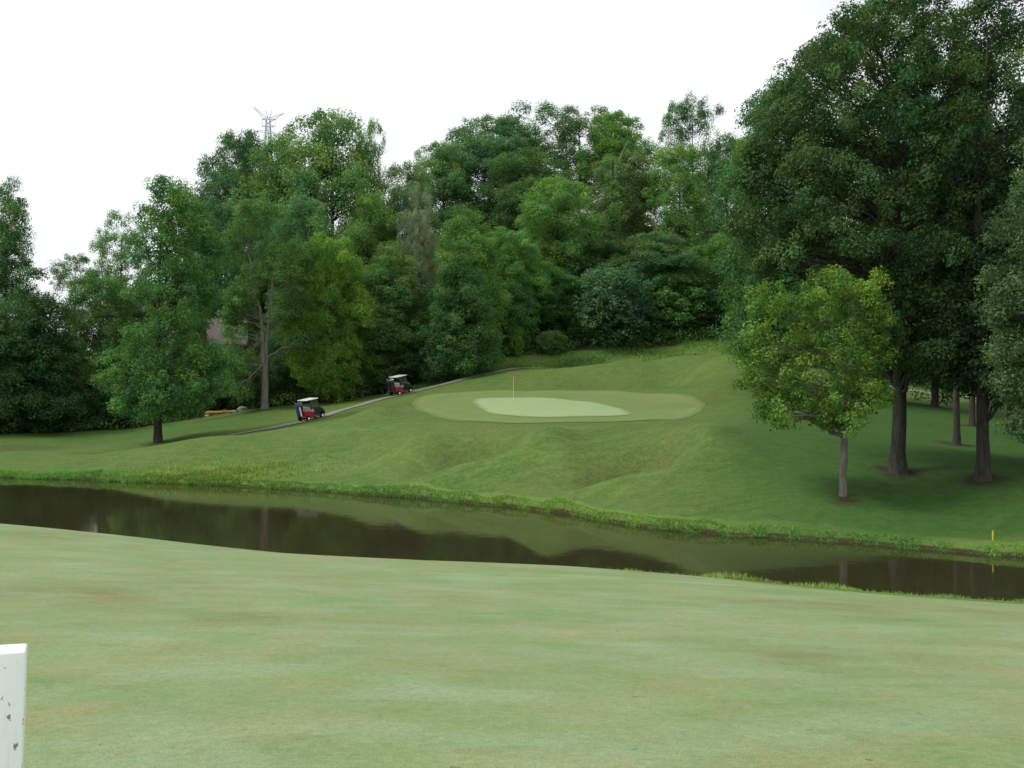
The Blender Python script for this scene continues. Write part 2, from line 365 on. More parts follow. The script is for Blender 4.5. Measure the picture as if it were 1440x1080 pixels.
for v in bk: rows.append(near_edge(xs) + (near_shore(xs) - near_edge(xs)) * v)
for v in pd: rows.append(near_shore(xs) + (far_shore(xs) - near_shore(xs)) * v)
for v in fr: rows.append(far_shore(xs) + v)
YY = np.array(rows); XX = np.broadcast_to(xs, YY.shape); nR, nC = YY.shape
ZZ = gz(XX.ravel(), YY.ravel())
V = np.stack([XX.ravel(), YY.ravel(), ZZ], -1)
ii = (np.arange(nR - 1)[:, None] * nC + np.arange(nC - 1)[None]).ravel()
Fc = np.stack([ii, ii + 1, ii + nC + 1, ii + nC], -1)
me = mesh_np('ground', V, Fc, 4, M_ground, smooth=True)
x, y = V[:, 0], V[:, 1]; fs = far_shore(x); tl = treeline(x)
crest = np.interp(x, [-60, -20, -12, -7, -2, 6, 20, 30, 40], [400, 400, 103, 105, 105.5, 107.5, 108.5, 106.5, 400])
rough = smooth(-.8, .8, y - crest) * (y > 60)
sh = y - fs
rough = np.maximum(rough, (sh > .2) * (1 - smooth(.5, 2.0, sh)) * .9)
rough = np.maximum(rough, smooth(3.2, 1.2, np.hypot((x + 19) / 1.6, y - 62)) * .8)
nedge = y - near_edge(x)
rough = np.maximum(rough, (y < near_shore(x) + .5) * smooth(-2.6, -.4, nedge) * smooth(2, 8, x) * .75)
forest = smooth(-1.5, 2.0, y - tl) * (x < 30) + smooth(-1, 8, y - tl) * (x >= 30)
soil = np.zeros_like(x)
soil = np.maximum(soil, (np.abs(sh) < .19) * 1.0); soil = np.maximum(soil, (sh <= 0) * (y > near_shore(x) - .3) * 1.0)
for px, py, Y, r in [(1185, 697, 40, 1.0), (1262, 663, 45, 1.8), (1382, 673, 43, 1.8), (1345, 626, 56, 1.9), (1365, 599, 70, 1.5), (1315, 573, 85, 2.6), (222, 622, 81, .7)]:
    X0 = (px - 720) / F * Y
    soil = np.maximum(soil, .85 * smooth(r * 1.25, r * .2, np.hypot(x - X0, y - Y) + .25 * np.sin(x * 3.1) * np.sin(y * 2.7)))
soil = np.maximum(soil, .6 * smooth(3.5, 1, np.abs(y - 93)) * smooth(33, 37, x) * (x < 75))      # bare track under the right-hand trees
soil = np.maximum(soil, .62 * smooth(1.6, .5, np.abs(y - 96.5 - (x + 28) * .25)) * smooth(-33, -30, x) * smooth(-22, -24, x))
soil = np.maximum(soil, .52 * smooth(5, 2, np.hypot((x + 42) / 1.6, (y - 84))))
for px, py, rx, ry in [(1160, 925, .9, .35), (130, 832, 1.6, .8), (1400, 862, 1.0, .6), (70, 752, 1.5, .7), (1150, 850, 1.8, .6), (330, 870, .7, .3)]:
    Yk = np.linspace(3, 40, 800); Xk = (px - 720) / F * Yk; kk_ = np.argmax(gz(Xk, Yk) > CZ - (py - HZ) / F * Yk)
    soil = np.maximum(soil, (y < near_shore(x)) * np.exp(-((x - Xk[kk_]) / rx) ** 2 - ((y - Yk[kk_]) / ry / 2) ** 2))
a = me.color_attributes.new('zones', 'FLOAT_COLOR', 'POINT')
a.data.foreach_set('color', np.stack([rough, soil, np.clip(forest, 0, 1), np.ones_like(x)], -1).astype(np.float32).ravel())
worn = np.zeros_like(x)
for px, Y, rx, ry, v in [(668, 57.5, 1.9, 1.0, 1), (885, 50.5, 2.4, 1.1, 1), (930, 48.5, 1.5, .8, .7), (1130, 46, 2, 1, .4), (990, 82, 1.2, 3, .9), (960, 76, 1.5, 1.2, .7), (830, 96, 2.5, 1.5, .5), (620, 46, 3, .7, .5), (560, 76, 2, 1.5, .4), (930, 58, 2.5, 1.5, .5)]:
    worn = np.maximum(worn, v * np.exp(-((x - (px - 720) / F * Y) / rx) ** 2 - ((y - Y) / ry) ** 2))
dense = smooth(4, 15, x - (y - 40) * .25) * smooth(34, 36, y) * smooth(105, 80, y) + .45 * smooth(-20, -26, x) * smooth(82, 90, y)  # mask for shade under the trees, painted into the lawn and rough colour
pale = np.zeros_like(x)      # paler grass along the rims of the two hollows and the mound tops
for pts in ([(590, 640, 58.5), (620, 652, 56), (650, 657, 54), (690, 652, 53.5), (730, 636, 55), (765, 612, 58), (820, 600, 60)], [(770, 645, 53), (810, 660, 49), (850, 671, 46.8), (890, 671, 46), (940, 658, 47), (985, 632, 49.5), (1010, 608, 53)],
            [(300, 613, 72), (400, 604, 76), (470, 612, 70), (540, 605, 69)], [(440, 640, 63), (520, 645, 60), (590, 640, 58.5)], [(940, 535, 95), (1000, 520, 98), (1060, 512, 99)]):
    P_ = np.array([((a_ - 720) / F * c_, c_) for a_, b_2, c_ in pts]); dm = np.full_like(x, 1e9)
    for q0, q1 in zip(P_[:-1], P_[1:]):
        e_ = q1 - q0; u_ = np.clip(((x - q0[0]) * e_[0] + (y - q0[1]) * e_[1]) / (e_ @ e_), 0, 1)
        dm = np.minimum(dm, np.hypot(x - q0[0] - u_ * e_[0], y - q0[1] - u_ * e_[1]))
    pale = np.maximum(pale, np.exp(-(dm / 1.0) ** 2))
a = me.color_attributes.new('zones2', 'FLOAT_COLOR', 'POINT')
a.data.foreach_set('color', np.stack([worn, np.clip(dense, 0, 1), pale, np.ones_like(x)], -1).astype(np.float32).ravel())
a = me.attributes.new('nearside', 'FLOAT', 'POINT'); a.data.foreach_set('value', (y < near_shore(x) + .6).astype(np.float32))
tag(link('ground', me), 'mown grass fairway and far lawn rising from the pond', 'ground', kind='structure')

# water
xw = np.array([-400] + list(np.arange(-100, 60, 1.0)) + [200.]); yn = near_shore(xw) - .5; yf = far_shore(xw) + .35
V = np.vstack([np.stack([xw, yn, 0 * xw], -1), np.stack([xw, yf, 0 * xw], -1)]); k = len(xw); i = np.arange(k - 1)
tag(link('pond_water', mesh_np('pond_water', V, np.stack([i, i + 1, i + k + 1, i + k], -1), 4, M_water)), 'dark still pond water reflecting the bank', 'water', kind='structure')

# draped sheets
def sheet(name, outline, lift, m, label, cat, cell=.35):
    o = np.array(outline); bm = bmesh.new()
    # smooth closed outline (Chaikin)
    for _ in range(3):
        q = np.roll(o, -1, 0); o = np.stack([.75 * o + .25 * q, .25 * o + .75 * q], 1).reshape(-1, 2)
    c = o.mean(0); R = 26; rings = []
    for j in range(1, R + 1): rings.append([bm.verts.new((*(c + (p - c) * j / R), 0)) for p in o])
    cv = bm.verts.new((*c, 0)); n = len(o)
    for i in range(n):
        bm.faces.new((cv, rings[0][i], rings[0][(i + 1) % n]))
        for j in range(R - 1): bm.faces.new((rings[j][i], rings[j + 1][i], rings[j + 1][(i + 1) % n], rings[j][(i + 1) % n]))
    me = bpy.data.meshes.new(name); bmesh.ops.recalc_face_normals(bm, faces=bm.faces); bm.to_mesh(me); bm.free()
    ed = me.attributes.new('edge', 'FLOAT', 'POINT'); ev = np.concatenate([np.repeat(np.arange(1, R + 1) / R, n), [0.]]).astype(np.float32)
    ed.data.foreach_set('value', ev)
    co = np.empty(len(me.vertices) * 3); me.vertices.foreach_get('co', co); co = co.reshape(-1, 3)
    co[:, 2] = gz(co[:, 0], co[:, 1]) + lift; me.vertices.foreach_set('co', co.ravel()); me.materials.append(m)
    me.polygons.foreach_set('use_smooth', np.ones(len(me.polygons), bool)); me.update()
    return tag(link(name, me), label, cat, kind='structure')
def onray(px, py, lo=45, hi=135):       # where the sight line through a pixel first meets the ground
    Y = np.linspace(lo, hi, 1200); X = (px - 720) / F * Y; z = CZ - (py - HZ) / F * Y
    k = np.argmax(gz(X, Y) > z); return (X[k], Y[k])
apr = [onray(*p) for p in [(577, 564), (583, 577), (615, 588), (680, 594), (760, 595.5), (850, 594), (930, 591), (975, 584), (990, 577), (996, 569), (980, 561), (930, 553), (880, 549), (800, 549), (720, 549.5), (650, 551), (600, 555)]]
ctr = np.array(apr).mean(0)
sheet('green_fringe', apr, .018, M_fringe, 'tan cut fringe around the putting green', 'turf')
sheet('green_apron', [tuple(ctr + (np.array(p) - ctr) * .955) for p in apr], .032, M_apron, 'collar of short grass around the putting green', 'turf')
gr = [onray(*p) for p in [(660, 562), (672, 575), (700, 585.5), (780, 588), (860, 586.5), (896, 583.5), (872, 574), (835, 565), (780, 560), (722, 559), (685, 559.5)]]
sheet('putting_green', gr, .05, M_green, 'pale smooth putting green with a flagstick', 'turf')
pth = np.array([(-26.5, 77.6), (-24.5, 79), (-22, 81), (-17.7, 88), (-11.0, 98), (-5.6, 102.3), (-1.6, 106), (4, 110.3), (12, 111.3), (22, 110.5), (34, 105), (46, 99), (70, 96)])
tt = np.linspace(0, len(pth) - 1, 400)
pc = np.stack([np.interp(tt, np.arange(len(pth)), pth[:, k]) for k in (0, 1)], -1)
for _ in range(60): pc[1:-1] = .25 * pc[:-2] + .5 * pc[1:-1] + .25 * pc[2:]
dd = np.gradient(pc, axis=0); dd /= np.linalg.norm(dd, axis=1)[:, None]; nn = np.stack([-dd[:, 1], dd[:, 0]], -1)
cols = []
for j, o_ in enumerate(np.linspace(-.95, .95, 7)):
    q = pc + nn * o_; cols.append(np.stack([q[:, 0], q[:, 1], gz(q[:, 0], q[:, 1]) + .05], -1))
V = np.array(cols).reshape(-1, 3); i = (np.arange(6)[:, None] * 400 + np.arange(399)[None]).ravel()
tag(link('cart_path', mesh_np('cart_path', V, np.stack([i, i + 400, i + 401, i + 1], -1), 4, M_path, smooth=True)), 'narrow worn cart path climbing past the green', 'path', kind='structure')

# ------------------------------------------------------------------ trees
def rdir(rng, n):
    v = rng.normal(size=(n, 3)); return v / np.linalg.norm(v, axis=1)[:, None]
def leaves_mesh(name, cc, cr, per, L, rng, ctint, up=.18, flatz=.9, m=None):
    """leaf sprays round clump centres: every leaf is its own small bent rhombus"""
    n = len(cc) * per; idx = np.repeat(np.arange(len(cc)), per)
    dv = rdir(rng, n); dv[:, 2] = np.where(dv[:, 2] < -.75, -dv[:, 2], dv[:, 2])
    rr = cr[idx] * (.35 + .75 * rng.random(n) ** .6)
    p = cc[idx] + dv * rr[:, None] * np.array([1, 1, flatz])
    nrm = dv * .9 + rdir(rng, n) * .6 + np.array([0, 0, up]); nrm /= np.linalg.norm(nrm, axis=1)[:, None]
    a = np.cross(nrm, rdir(rng, n)); a /= np.linalg.norm(a, axis=1)[:, None] + 1e-9; b = np.cross(nrm, a)
    l = L * (.6 + .8 * rng.random(n))[:, None]; wv = l * (.36 + .2 * rng.random(n))[:, None]
    V = np.stack([p - a * l * .5, p + b * wv * .5 - nrm * l * .06 - a * l * .05, p + a * l * .5 - nrm * l * .12, p - b * wv * .5 - nrm * l * .06 - a * l * .05], 1).reshape(-1, 3)
    f = np.arange(n * 4).reshape(-1, 4)
    tn = ctint[idx] * (.87 + .26 * rng.random((n, 1))); tn = tn * (1 + (rng.random((n, 3)) - .5) * .14)
    return mesh_np(name, V, f, 4, m or M_leaf, tint=np.repeat(tn, 4, 0))
def tube_np(pts, rads, ns=8, flare=0, rng=None):
    pts = np.asarray(pts, float); k = len(pts); d = np.gradient(pts, axis=0); d /= np.linalg.norm(d, axis=1)[:, None] + 1e-9
    ref = np.array([1, 0, 0.]) if abs(d[0, 2]) > .7 else np.array([0, 0, 1.])
    a = np.cross(d, ref); a /= np.linalg.norm(a, axis=1)[:, None] + 1e-9; b = np.cross(d, a)
    th = np.arange(ns) / ns * 2 * np.pi; V = []
    for i in range(k):
        r = rads[i] * np.ones(ns)
        if flare: r = r * (1 + flare * math.exp(-(pts[i, 2] - pts[0, 2]) / .33) * (1 + .55 * np.sin(th * 5 + 1) + .3 * np.sin(th * 3)))
        if rng is not None: r = r * (1 + .06 * rng.normal(size=ns))
        V.append(pts[i] + a[i] * (np.cos(th) * r)[:, None] + b[i] * (np.sin(th) * r)[:, None])
    V = np.vstack(V); i = np.arange(k - 1)[:, None] * ns; j = np.arange(ns)[None]
    Fq = np.stack([i + j, i + (j + 1) % ns, i + ns + (j + 1) % ns, i + ns + j], -1).reshape(-1, 4)
    return V, Fq
def curve3(p, q, sag, rng, k=7, wv=.05):
    p, q = np.array(p, float), np.array(q, float); t = np.linspace(0, 1, k)[:, None]; L = np.linalg.norm(q - p)
    o = p + (q - p) * t; o[:, 2] += (np.sin(t[:, 0] * np.pi) * sag * L)
    o[1:-1] += rng.normal(size=(k - 2, 3)) * L * wv * .5; return o
def build_tree(seed, H, lobes, cb, tr, clump=.7, leaf=.3, per=60, cpl=24, forks=None, flare=.5, vary=.22, dens=1.0, ns=12, warm=.12, topz=None, lean=(0, 0)):
    """returns (trunk mesh data, crown mesh data); lobes = [(x, y, z, r)]"""
    rng = np.random.RandomState(seed); Vs, Fs, off = [], [], 0
    def add(vf):
        nonlocal off
        Vs.append(vf[0]); Fs.append(vf[1] + off); off += len(vf[0])
    topz = topz or H * .86
    k = 14; tz = np.linspace(0, 1, k) ** 1.1 * topz
    base = np.stack([lean[0] * (tz / H), lean[1] * (tz / H), tz], -1); base[2:, :2] += np.cumsum(rng.normal(size=(k - 2, 2)) * tr * .16, 0)
    rad_ = tr * (1 - .85 * (tz / topz) ** .8)
    stems = [(base, rad_)]
    if forks:       # forks = (height, [(dx, dy, dz, share)])
        fh, fl = forks; kk = np.searchsorted(tz, fh); kk = max(kk, 2)
        base = base[:kk + 1]; base[-1, 2] = fh; 
        if base[-1, 2] <= base[-2, 2]: base[-1, 2] = base[-2, 2] + .2
        rad_ = tr * (1 - .12 * np.linspace(0, 1, kk + 1)); stems = [(base, rad_)]
        for dx, dy, dz, shr in fl:
            st = curve3(base[-2], base[-1] + np.array([dx, dy, dz]), .06, rng, 9, .03); stems.append((st, tr * shr * (1 - .75 * np.linspace(0, 1, 9))))
    for q, r in stems:
        z0 = q is stems[0][0]
        if z0:
            zz = np.concatenate([[-.3, 0, .12, .3, .6, 1.0], q[1:, 2][q[1:, 2] > 1.2]])
            qq = np.stack([np.interp(zz, q[:, 2], q[:, 0]), np.interp(zz, q[:, 2], q[:, 1]), zz], -1)
            add(tube_np(qq, np.interp(zz, q[:, 2], r), 20 if flare else ns, flare, rng))
        else: add(tube_np(q, r, ns, 0, rng))
    allp = np.vstack([q for q, r in stems]); allr = np.concatenate([r for q, r in stems])
    cc, cr, ct = [], [], []
    for (lx, ly, lz, lr) in lobes:
        c = np.array([lx, ly, lz]); tgt = c - np.array([0, 0, lr * .15])
        dxy = np.hypot(allp[:, 0] - lx, allp[:, 1] - ly); ok = allp[:, 2] < lz - .35 * dxy + .2
        cand = np.where(ok & (allp[:, 2] > cb * .6))[0]
        if len(cand) == 0: cand = np.array([np.argmin(np.abs(allp[:, 2] - max(cb, .2 * H)))])
        j = cand[np.argmin(np.linalg.norm(allp[cand] - tgt, axis=1) + .25 * np.abs(allp[cand, 2] - lz))]
        br = curve3(allp[j], tgt, .08, rng, 7, .06); r0 = min(allr[j] * .5, .025 + .02 * np.linalg.norm(tgt - allp[j]))
        add(tube_np(br, r0 * (1 - .7 * np.linspace(0, 1, 7)), 7))
        lt = 1 + rng.normal() * vary * .55; n = max(6, int(cpl * dens * (lr / 2.0) ** 1.4 * (.7 / clump) ** 1.2))
        dv = rdir(rng, n); outw = np.array([lx, ly, max(lz - cb - (H - cb) * .35, 0) * .8]); outw /= np.linalg.norm(outw) + 1e-6
        dv = dv + outw * .38 + np.array([0, 0, .08]); dv /= np.linalg.norm(dv, axis=1)[:, None]
        pos = c + dv * (lr * (.55 + .5 * rng.random(n)))[:, None] 
        for q in pos[::3]:
            add(tube_np(curve3(br[-3], q, .04, rng, 4, .08), np.array([r0 * .3, r0 * .22, r0 * .14, .01]), 5))
        cc.append(pos); cr.append(clump * (.65 + .7 * rng.random(n)))
        v = lt * (1 + rng.normal(size=n) * vary * .6); v = np.clip(v, .5, 1.7)
        wm = rng.normal(size=n) * warm + (lt - 1) * .4
        ct.append(np.stack([v * (1 + wm), v, v * (1 - wm * .8)], -1))
    cc = np.vstack(cc); cr = np.concatenate(cr); ct = np.vstack(ct)
    crown = leaves_mesh('crown', cc, cr, per, leaf, rng, ct)
    return mesh_np('trunk', np.vstack(Vs), np.vstack(Fs), 4, M_bark, smooth=True), crown
PROF = {
 'round': [(0, .45), (.15, .85), (.4, 1), (.65, .92), (.85, .65), (1, .25)],
 'tall':  [(0, .55), (.15, .95), (.35, 1), (.6, .78), (.8, .55), (1, .18)],
 'cone':  [(0, .9), (.15, 1), (.4, .8), (.65, .56), (.85, .3), (1, .08)],
 'vase':  [(0, .15), (.2, .45), (.45, .8), (.7, 1), (.88, .8), (1, .35)],
 'column': [(0, .8), (.2, 1), (.5, .95), (.8, .8), (.93, .55), (1, .3)],
 'spread': [(0, .6), (.2, 1), (.5, 1), (.75, .85), (.9, .6), (1, .3)],
}
def lobes_from(seed, prof, H, R, cb, n, lr):
    n = int(n * (1.7 if prof not in ('vase',) else 1.35))
    rng = np.random.RandomState(seed); out = []; P = PROF[prof]; tries = 0; k = 1.0
    while len(out) < n and tries < 9000:
        tries += 1
        if tries % 300 == 0: k *= .9
        t = rng.random(); z = cb + (H - cb) * t; pr = np.interp(t, [a for a, b in P], [b for a, b in P]) * R
        r = R * lr * (.7 + .6 * rng.random()) * (1 - .25 * t); 
        rr = max(0, pr - r * .75) * (rng.random() ** .35); ph = rng.random() * 6.283
        z = min(max(z, cb + r * .3), H - r * .8)
        c = np.array([rr * math.cos(ph), rr * math.sin(ph), z])
        if all(np.linalg.norm(c - np.array(o[:3])) > (r + o[3]) * .50 * k for o in out): out.append((*c, r))
    return out
VAR = {}
def variant(key, seed, prof, H, R, cb, n, lr, **kw):
    VAR[key] = (H, R, build_tree(seed, H, lobes_from(seed + 50, prof, H, R, cb, n, lr), cb, kw.pop('tr', .32), **kw))
variant('round1', 1, 'round', 20, 6.0, 2.5, 34, .34, clump=.85, leaf=.23, per=112, cpl=22, vary=.26)
variant('round2', 2, 'spread', 20, 6.5, 2.0, 38, .32, clump=.85, leaf=.23, per=112, cpl=22, vary=.26)
variant('tall1', 3, 'tall', 24, 5.5, 2.0, 40, .34, clump=.85, leaf=.23, per=112, cpl=22, vary=.26)
variant('tall2', 4, 'column', 24, 5.0, 3.0, 40, .36, clump=.85, leaf=.23, per=112, cpl=22, vary=.26)
variant('cone1', 5, 'cone', 20, 5.0, 1.0, 40, .33, clump=.85, leaf=.23, per=112, cpl=22, vary=.26)
variant('vase1', 6, 'vase', 22, 6.5, 7.0, 24, .30, clump=.75, leaf=.22, per=85, cpl=20, dens=.85)
variant('airy1', 7, 'round', 22, 6.0, 7.5, 26, .30, clump=.75, leaf=.22, per=85, cpl=18, dens=.8)
variant('airy2', 8, 'vase', 22, 5.0, 9.0, 16, .30, clump=.75, leaf=.22, per=85, cpl=20, dens=.8)
variant('low1', 9, 'round', 8, 4.5, .4, 26, .36, clump=.55, leaf=.26, per=44, cpl=26, tr=.12, flare=0)
variant('low2', 10, 'spread', 8, 4.0, .3, 22, .40, clump=.5, leaf=.26, per=44, cpl=26, tr=.12, flare=0)
USED = {}
def tree_from(trunk, crown, name, loc, label, cat, group, color, rz=0, sc=(1, 1, 1), bark_m=None):
    e = empty(name, loc, label, cat, group, rz); e.scale = sc
    t = link('trunk', trunk, e); c = link('crown', crown, e); c.color = (*color, 1)
    if bark_m:
        t.data = trunk.copy() if trunk.users > 1 else trunk; t.data.materials[0] = bark_m
    return e
G = dict(mid=(.112, .235, .068), dark=(.084, .180, .068), deep=(.058, .125, .052), blue=(.110, .220, .100), yell=(.155, .295, .056), light=(.150, .275, .086), olive=(.135, .230, .085), pale=(.175, .260, .130), grey=(.22, .25, .18))
FG = 'broadleaf trees of the wooded hill'
T = [  # px, top py, width px, depth, variant, colour, name, label
 (8, 248, 100, 106, 'tall1', 'dark', 'broadleaf_tree', 'tall dark tree cut by the left edge, standing above its neighbours'),
 (50, 385, 150, 98, 'cone1', 'deep', 'broadleaf_tree', 'very dark low-branched tree below the tall edge tree at far left'),
 (-30, 420, 140, 95, 'round1', 'dark', 'broadleaf_tree', 'low dark tree half outside the frame at the far left lawn edge'),
 (138, 388, 120, 103, 'round2', 'mid', 'broadleaf_tree', 'rounded mid-green tree between the dark left tree and the lawn tree'),
 (170, 300, 92, 128, 'airy1', 'light', 'broadleaf_tree', 'thin see-through tree against the sky left of the lawn tree'),
 (108, 360, 80, 124, 'airy2', 'dark', 'broadleaf_tree', 'small dark open-topped tree on the skyline at left'),
 (225, 400, 110, 116, 'round1', 'dark', 'broadleaf_tree', 'shaded tree right behind the lawn tree near the house'),
 (335, 190, 125, 132, 'round2', 'dark', 'broadleaf_tree', 'dark open-crowned skyline tree below the pylon'),
 (395, 200, 150, 128, 'round1', 'olive', 'broadleaf_tree', 'olive tree under the pylon, left of the big rounded skyline tree'),
 (465, 166, 180, 126, 'round1', 'olive', 'broadleaf_tree', 'tallest big rounded olive tree left of the skyline dip'),
 (522, 170, 46, 130, 'airy2', 'mid', 'broadleaf_tree', 'slim tufted tree poking out at the right shoulder of the tallest olive tree'),
 (300, 285, 110, 120, 'round2', 'blue', 'broadleaf_tree', 'mid-green tree behind the house gap, right of the lawn tree top'),
 (425, 285, 130, 114, 'round1', 'blue', 'broadleaf_tree', 'bluish rounded tree above the yellow-green tree'),
 (462, 335, 118, 103, 'round2', 'yell', 'broadleaf_tree', 'yellow-green full crowned tree above the lower golf cart'),
 (548, 338, 130, 108, 'tall1', 'mid', 'broadleaf_tree', 'dense green tree with drooping skirts behind the upper golf cart'),
 (520, 275, 110, 120, 'round2', 'light', 'broadleaf_tree', 'pale rounded tree between the olive skyline tree and the grey one'),
 (572, 228, 92, 124, 'tall2', 'pale', 'broadleaf_tree', 'pale green tree at the low dip of the skyline'),
 (590, 265, 62, 117, 'airy1', 'grey', 'broadleaf_tree', 'greyish half-bare tree left of the cone-topped dark tree'),
 (655, 288, 120, 124, 'tall1', 'mid', 'broadleaf_tree', 'bright-topped tapering tree left of centre of the wooded hill'),
 (645, 345, 116, 119, 'cone1', 'dark', 'broadleaf_tree', 'dark cone-shaped tree at the path bend beyond the upper golf cart'),
 (622, 205, 110, 168, 'round1', 'blue', 'broadleaf_tree', 'bluish skyline tree just right of the skyline dip'),
 (690, 168, 155, 176, 'round2', 'blue', 'broadleaf_tree', 'broad dark skyline tree at the left of the central hilltop group'),
 (752, 148, 150, 182, 'airy1', 'dark', 'broadleaf_tree', 'gappy tall skyline tree over the middle of the hilltop'),
 (815, 153, 135, 182, 'vase1', 'olive', 'broadleaf_tree', 'skyline tree with a bare trunk showing against the sky'),
 (868, 163, 125, 178, 'round1', 'mid', 'broadleaf_tree', 'rounded skyline tree at the right end of the hilltop group'),
 (740, 215, 150, 165, 'round2', 'dark', 'broadleaf_tree', 'dark spreading tree under the hilltop skyline trees'),
 (785, 255, 135, 140, 'round1', 'light', 'broadleaf_tree', 'large light rounded tree in the middle of the hillside'),
 (712, 325, 110, 132, 'round2', 'light', 'broadleaf_tree', 'light bushy tree right of the bright-topped tapering tree'),
 (880, 215, 110, 148, 'tall2', 'olive', 'broadleaf_tree', 'olive tall tree beside the vine-covered snag'),
 (955, 205, 96, 144, 'tall2', 'light', 'broadleaf_tree', 'tall yellowish columnar tree right of the vine-covered snag'),
 (976, 136, 100, 162, 'vase1', 'dark', 'broadleaf_tree', 'lone see-through tree standing up against the sky near the big oak'),
 (1025, 195, 100, 160, 'round1', 'dark', 'broadleaf_tree', 'dark tree filling the gap between the lone skyline tree and the oak'),
 (1030, 330, 120, 138, 'round2', 'mid', 'broadleaf_tree', 'mid-green tree low on the hillside next to the oak'),
 (925, 330, 130, 139, 'round1', 'blue', 'broadleaf_tree', 'bluish rounded tree below the yellowish columnar tree'),
 (835, 330, 120, 140, 'round2', 'dark', 'broadleaf_tree', 'dark rounded tree in the heart of the hillside above the green'),
 (860, 378, 130, 134, 'low1', 'blue', 'small_tree', 'broad bluish small tree at the wood edge above the green'),
 (765, 372, 110, 135, 'round1', 'mid', 'broadleaf_tree', 'mid-green tree at the wood edge above the flag'),
 (940, 385, 110, 137, 'low2', 'mid', 'small_tree', 'small spreading tree at the wood edge right of the bluish one'),
 (1000, 400, 100, 138, 'low1', 'dark', 'small_tree', 'dark small tree at the wood edge just left of the young lawn tree'),
 (700, 405, 90, 130, 'low2', 'dark', 'small_tree', 'shaded small tree at the wood edge left of the flag'),
 (1090, 130, 170, 92, 'round1', 'dark', 'broadleaf_tree', 'dark wide tree joined to the left side of the great oak'),
 (1180, 170, 170, 128, 'round2', 'yell', 'broadleaf_tree', 'yellow-green tree seen through gaps behind the great oak'),
 (1330, 190, 190, 122, 'round1', 'yell', 'broadleaf_tree', 'yellowish tree seen behind the trunks at right'),
 (1120, 300, 150, 120, 'round1', 'mid', 'broadleaf_tree', 'green tree behind the young lawn tree'),
 (1240, 330, 160, 126, 'round2', 'dark', 'broadleaf_tree', 'dark tree behind the great oak trunk'),
 (1430, 300, 170, 118, 'round1', 'dark', 'broadleaf_tree', 'dark background tree at the right edge behind the trunks'),
 (1345, 40, 190, 56, 'vase1', 'dark', 'broadleaf_tree', 'slender dark-trunked tree between the oak and the near right tree'),
 (1367, 120, 170, 70, 'vase1', 'deep', 'broadleaf_tree', 'second slender dark trunk just behind the middle one at right'),
 (1315, 150, 190, 95, 'round2', 'deep', 'broadleaf_tree', 'deep shade tree on the bare track behind the oak'),
 (60, 470, 130, 108, 'round2', 'deep', 'broadleaf_tree', 'shadowy tree filling the wood between the far left tree and the lawn tree'),
 (195, 430, 110, 110, 'round1', 'deep', 'broadleaf_tree', 'shadowy round tree left of the lawn tree, under the see-through tree'),
 (1560, 60, 300, 46, 'round2', 'deep', 'broadleaf_tree', 'big dark tree added beyond the right edge to shade the bank'),  # off-frame tree added to darken the right bank
 (1420, 330, 150, 78, 'round1', 'deep', 'broadleaf_tree', 'deep shade tree behind the second trunk at right'),
 (1500, 100, 260, 62, 'round1', 'deep', 'broadleaf_tree', 'dark tree mostly outside the frame at right'),
]
rr_ = random.Random(5)
for px, top, wd, Y, var, colr, nm, lab in T:
    if 598 < px < 1065 and nm: Y -= 13
    elif px >= 1065 and Y > 90: Y -= 10
    X = (px - 720) / F * Y; z0 = g1(X, Y) - .1; H0, R0, (tm, cm) = VAR[var]
    h = CZ + (HZ - top) / F * Y - z0; r = wd / 2 / F * Y * 1.08
    c = tuple(v * rr_.uniform(.92, 1.08) for v in G[colr])
    tree_from(tm, cm, nm, (X, Y, z0), lab, 'tree', FG if nm == 'broadleaf_tree' else 'small trees at the wood edge', c, rr_.uniform(0, 6.28), (r / R0, r / R0, h / H0))

def px_tree(seed, px, Y, base_py, blobs, depth_f, label, name, color, cb, tr, top, group=None, **kw):
    """a tree whose lobes are given in metres round its own base; blobs = (px, py, r px)"""
    X0 = (px - 720) / F * Y; z0 = g1(X0, Y) - .05; rng = random.Random(seed); lb = []
    sc = Y / F; xs_ = [b[0] for b in blobs]; cx = (min(xs_) + max(xs_)) / 2; hw = (max(xs_) - min(xs_)) / 2 + 1
    for bx, by, br in blobs:
        r = br * sc; x = (bx - px) * sc; z = CZ + (HZ - by) * sc - z0
        dmax = depth_f * math.sqrt(max(.05, 1 - ((bx - cx) / hw) ** 2)) * hw * sc
        k = max(1, int(round(dmax / (r * 1.1))))
        for j in range(-k, k + 1):
            if k and abs(j) == k and rng.random() < .25: continue
            f = 1 - .10 * abs(j) / max(k, 1)
            lb.append((x * f + rng.uniform(-.3, .3) * r, j * dmax / max(k, 1) * rng.uniform(.75, 1.0), z + rng.uniform(-.35, .25) * r, r * rng.uniform(.85, 1.1)))
    H = CZ + (HZ - top) * sc - z0
    tm, cm = build_tree(seed, H, lb, cb, tr, **kw)
    return tree_from(tm, cm, name, (X0, Y, z0), label, 'tree', group, color)
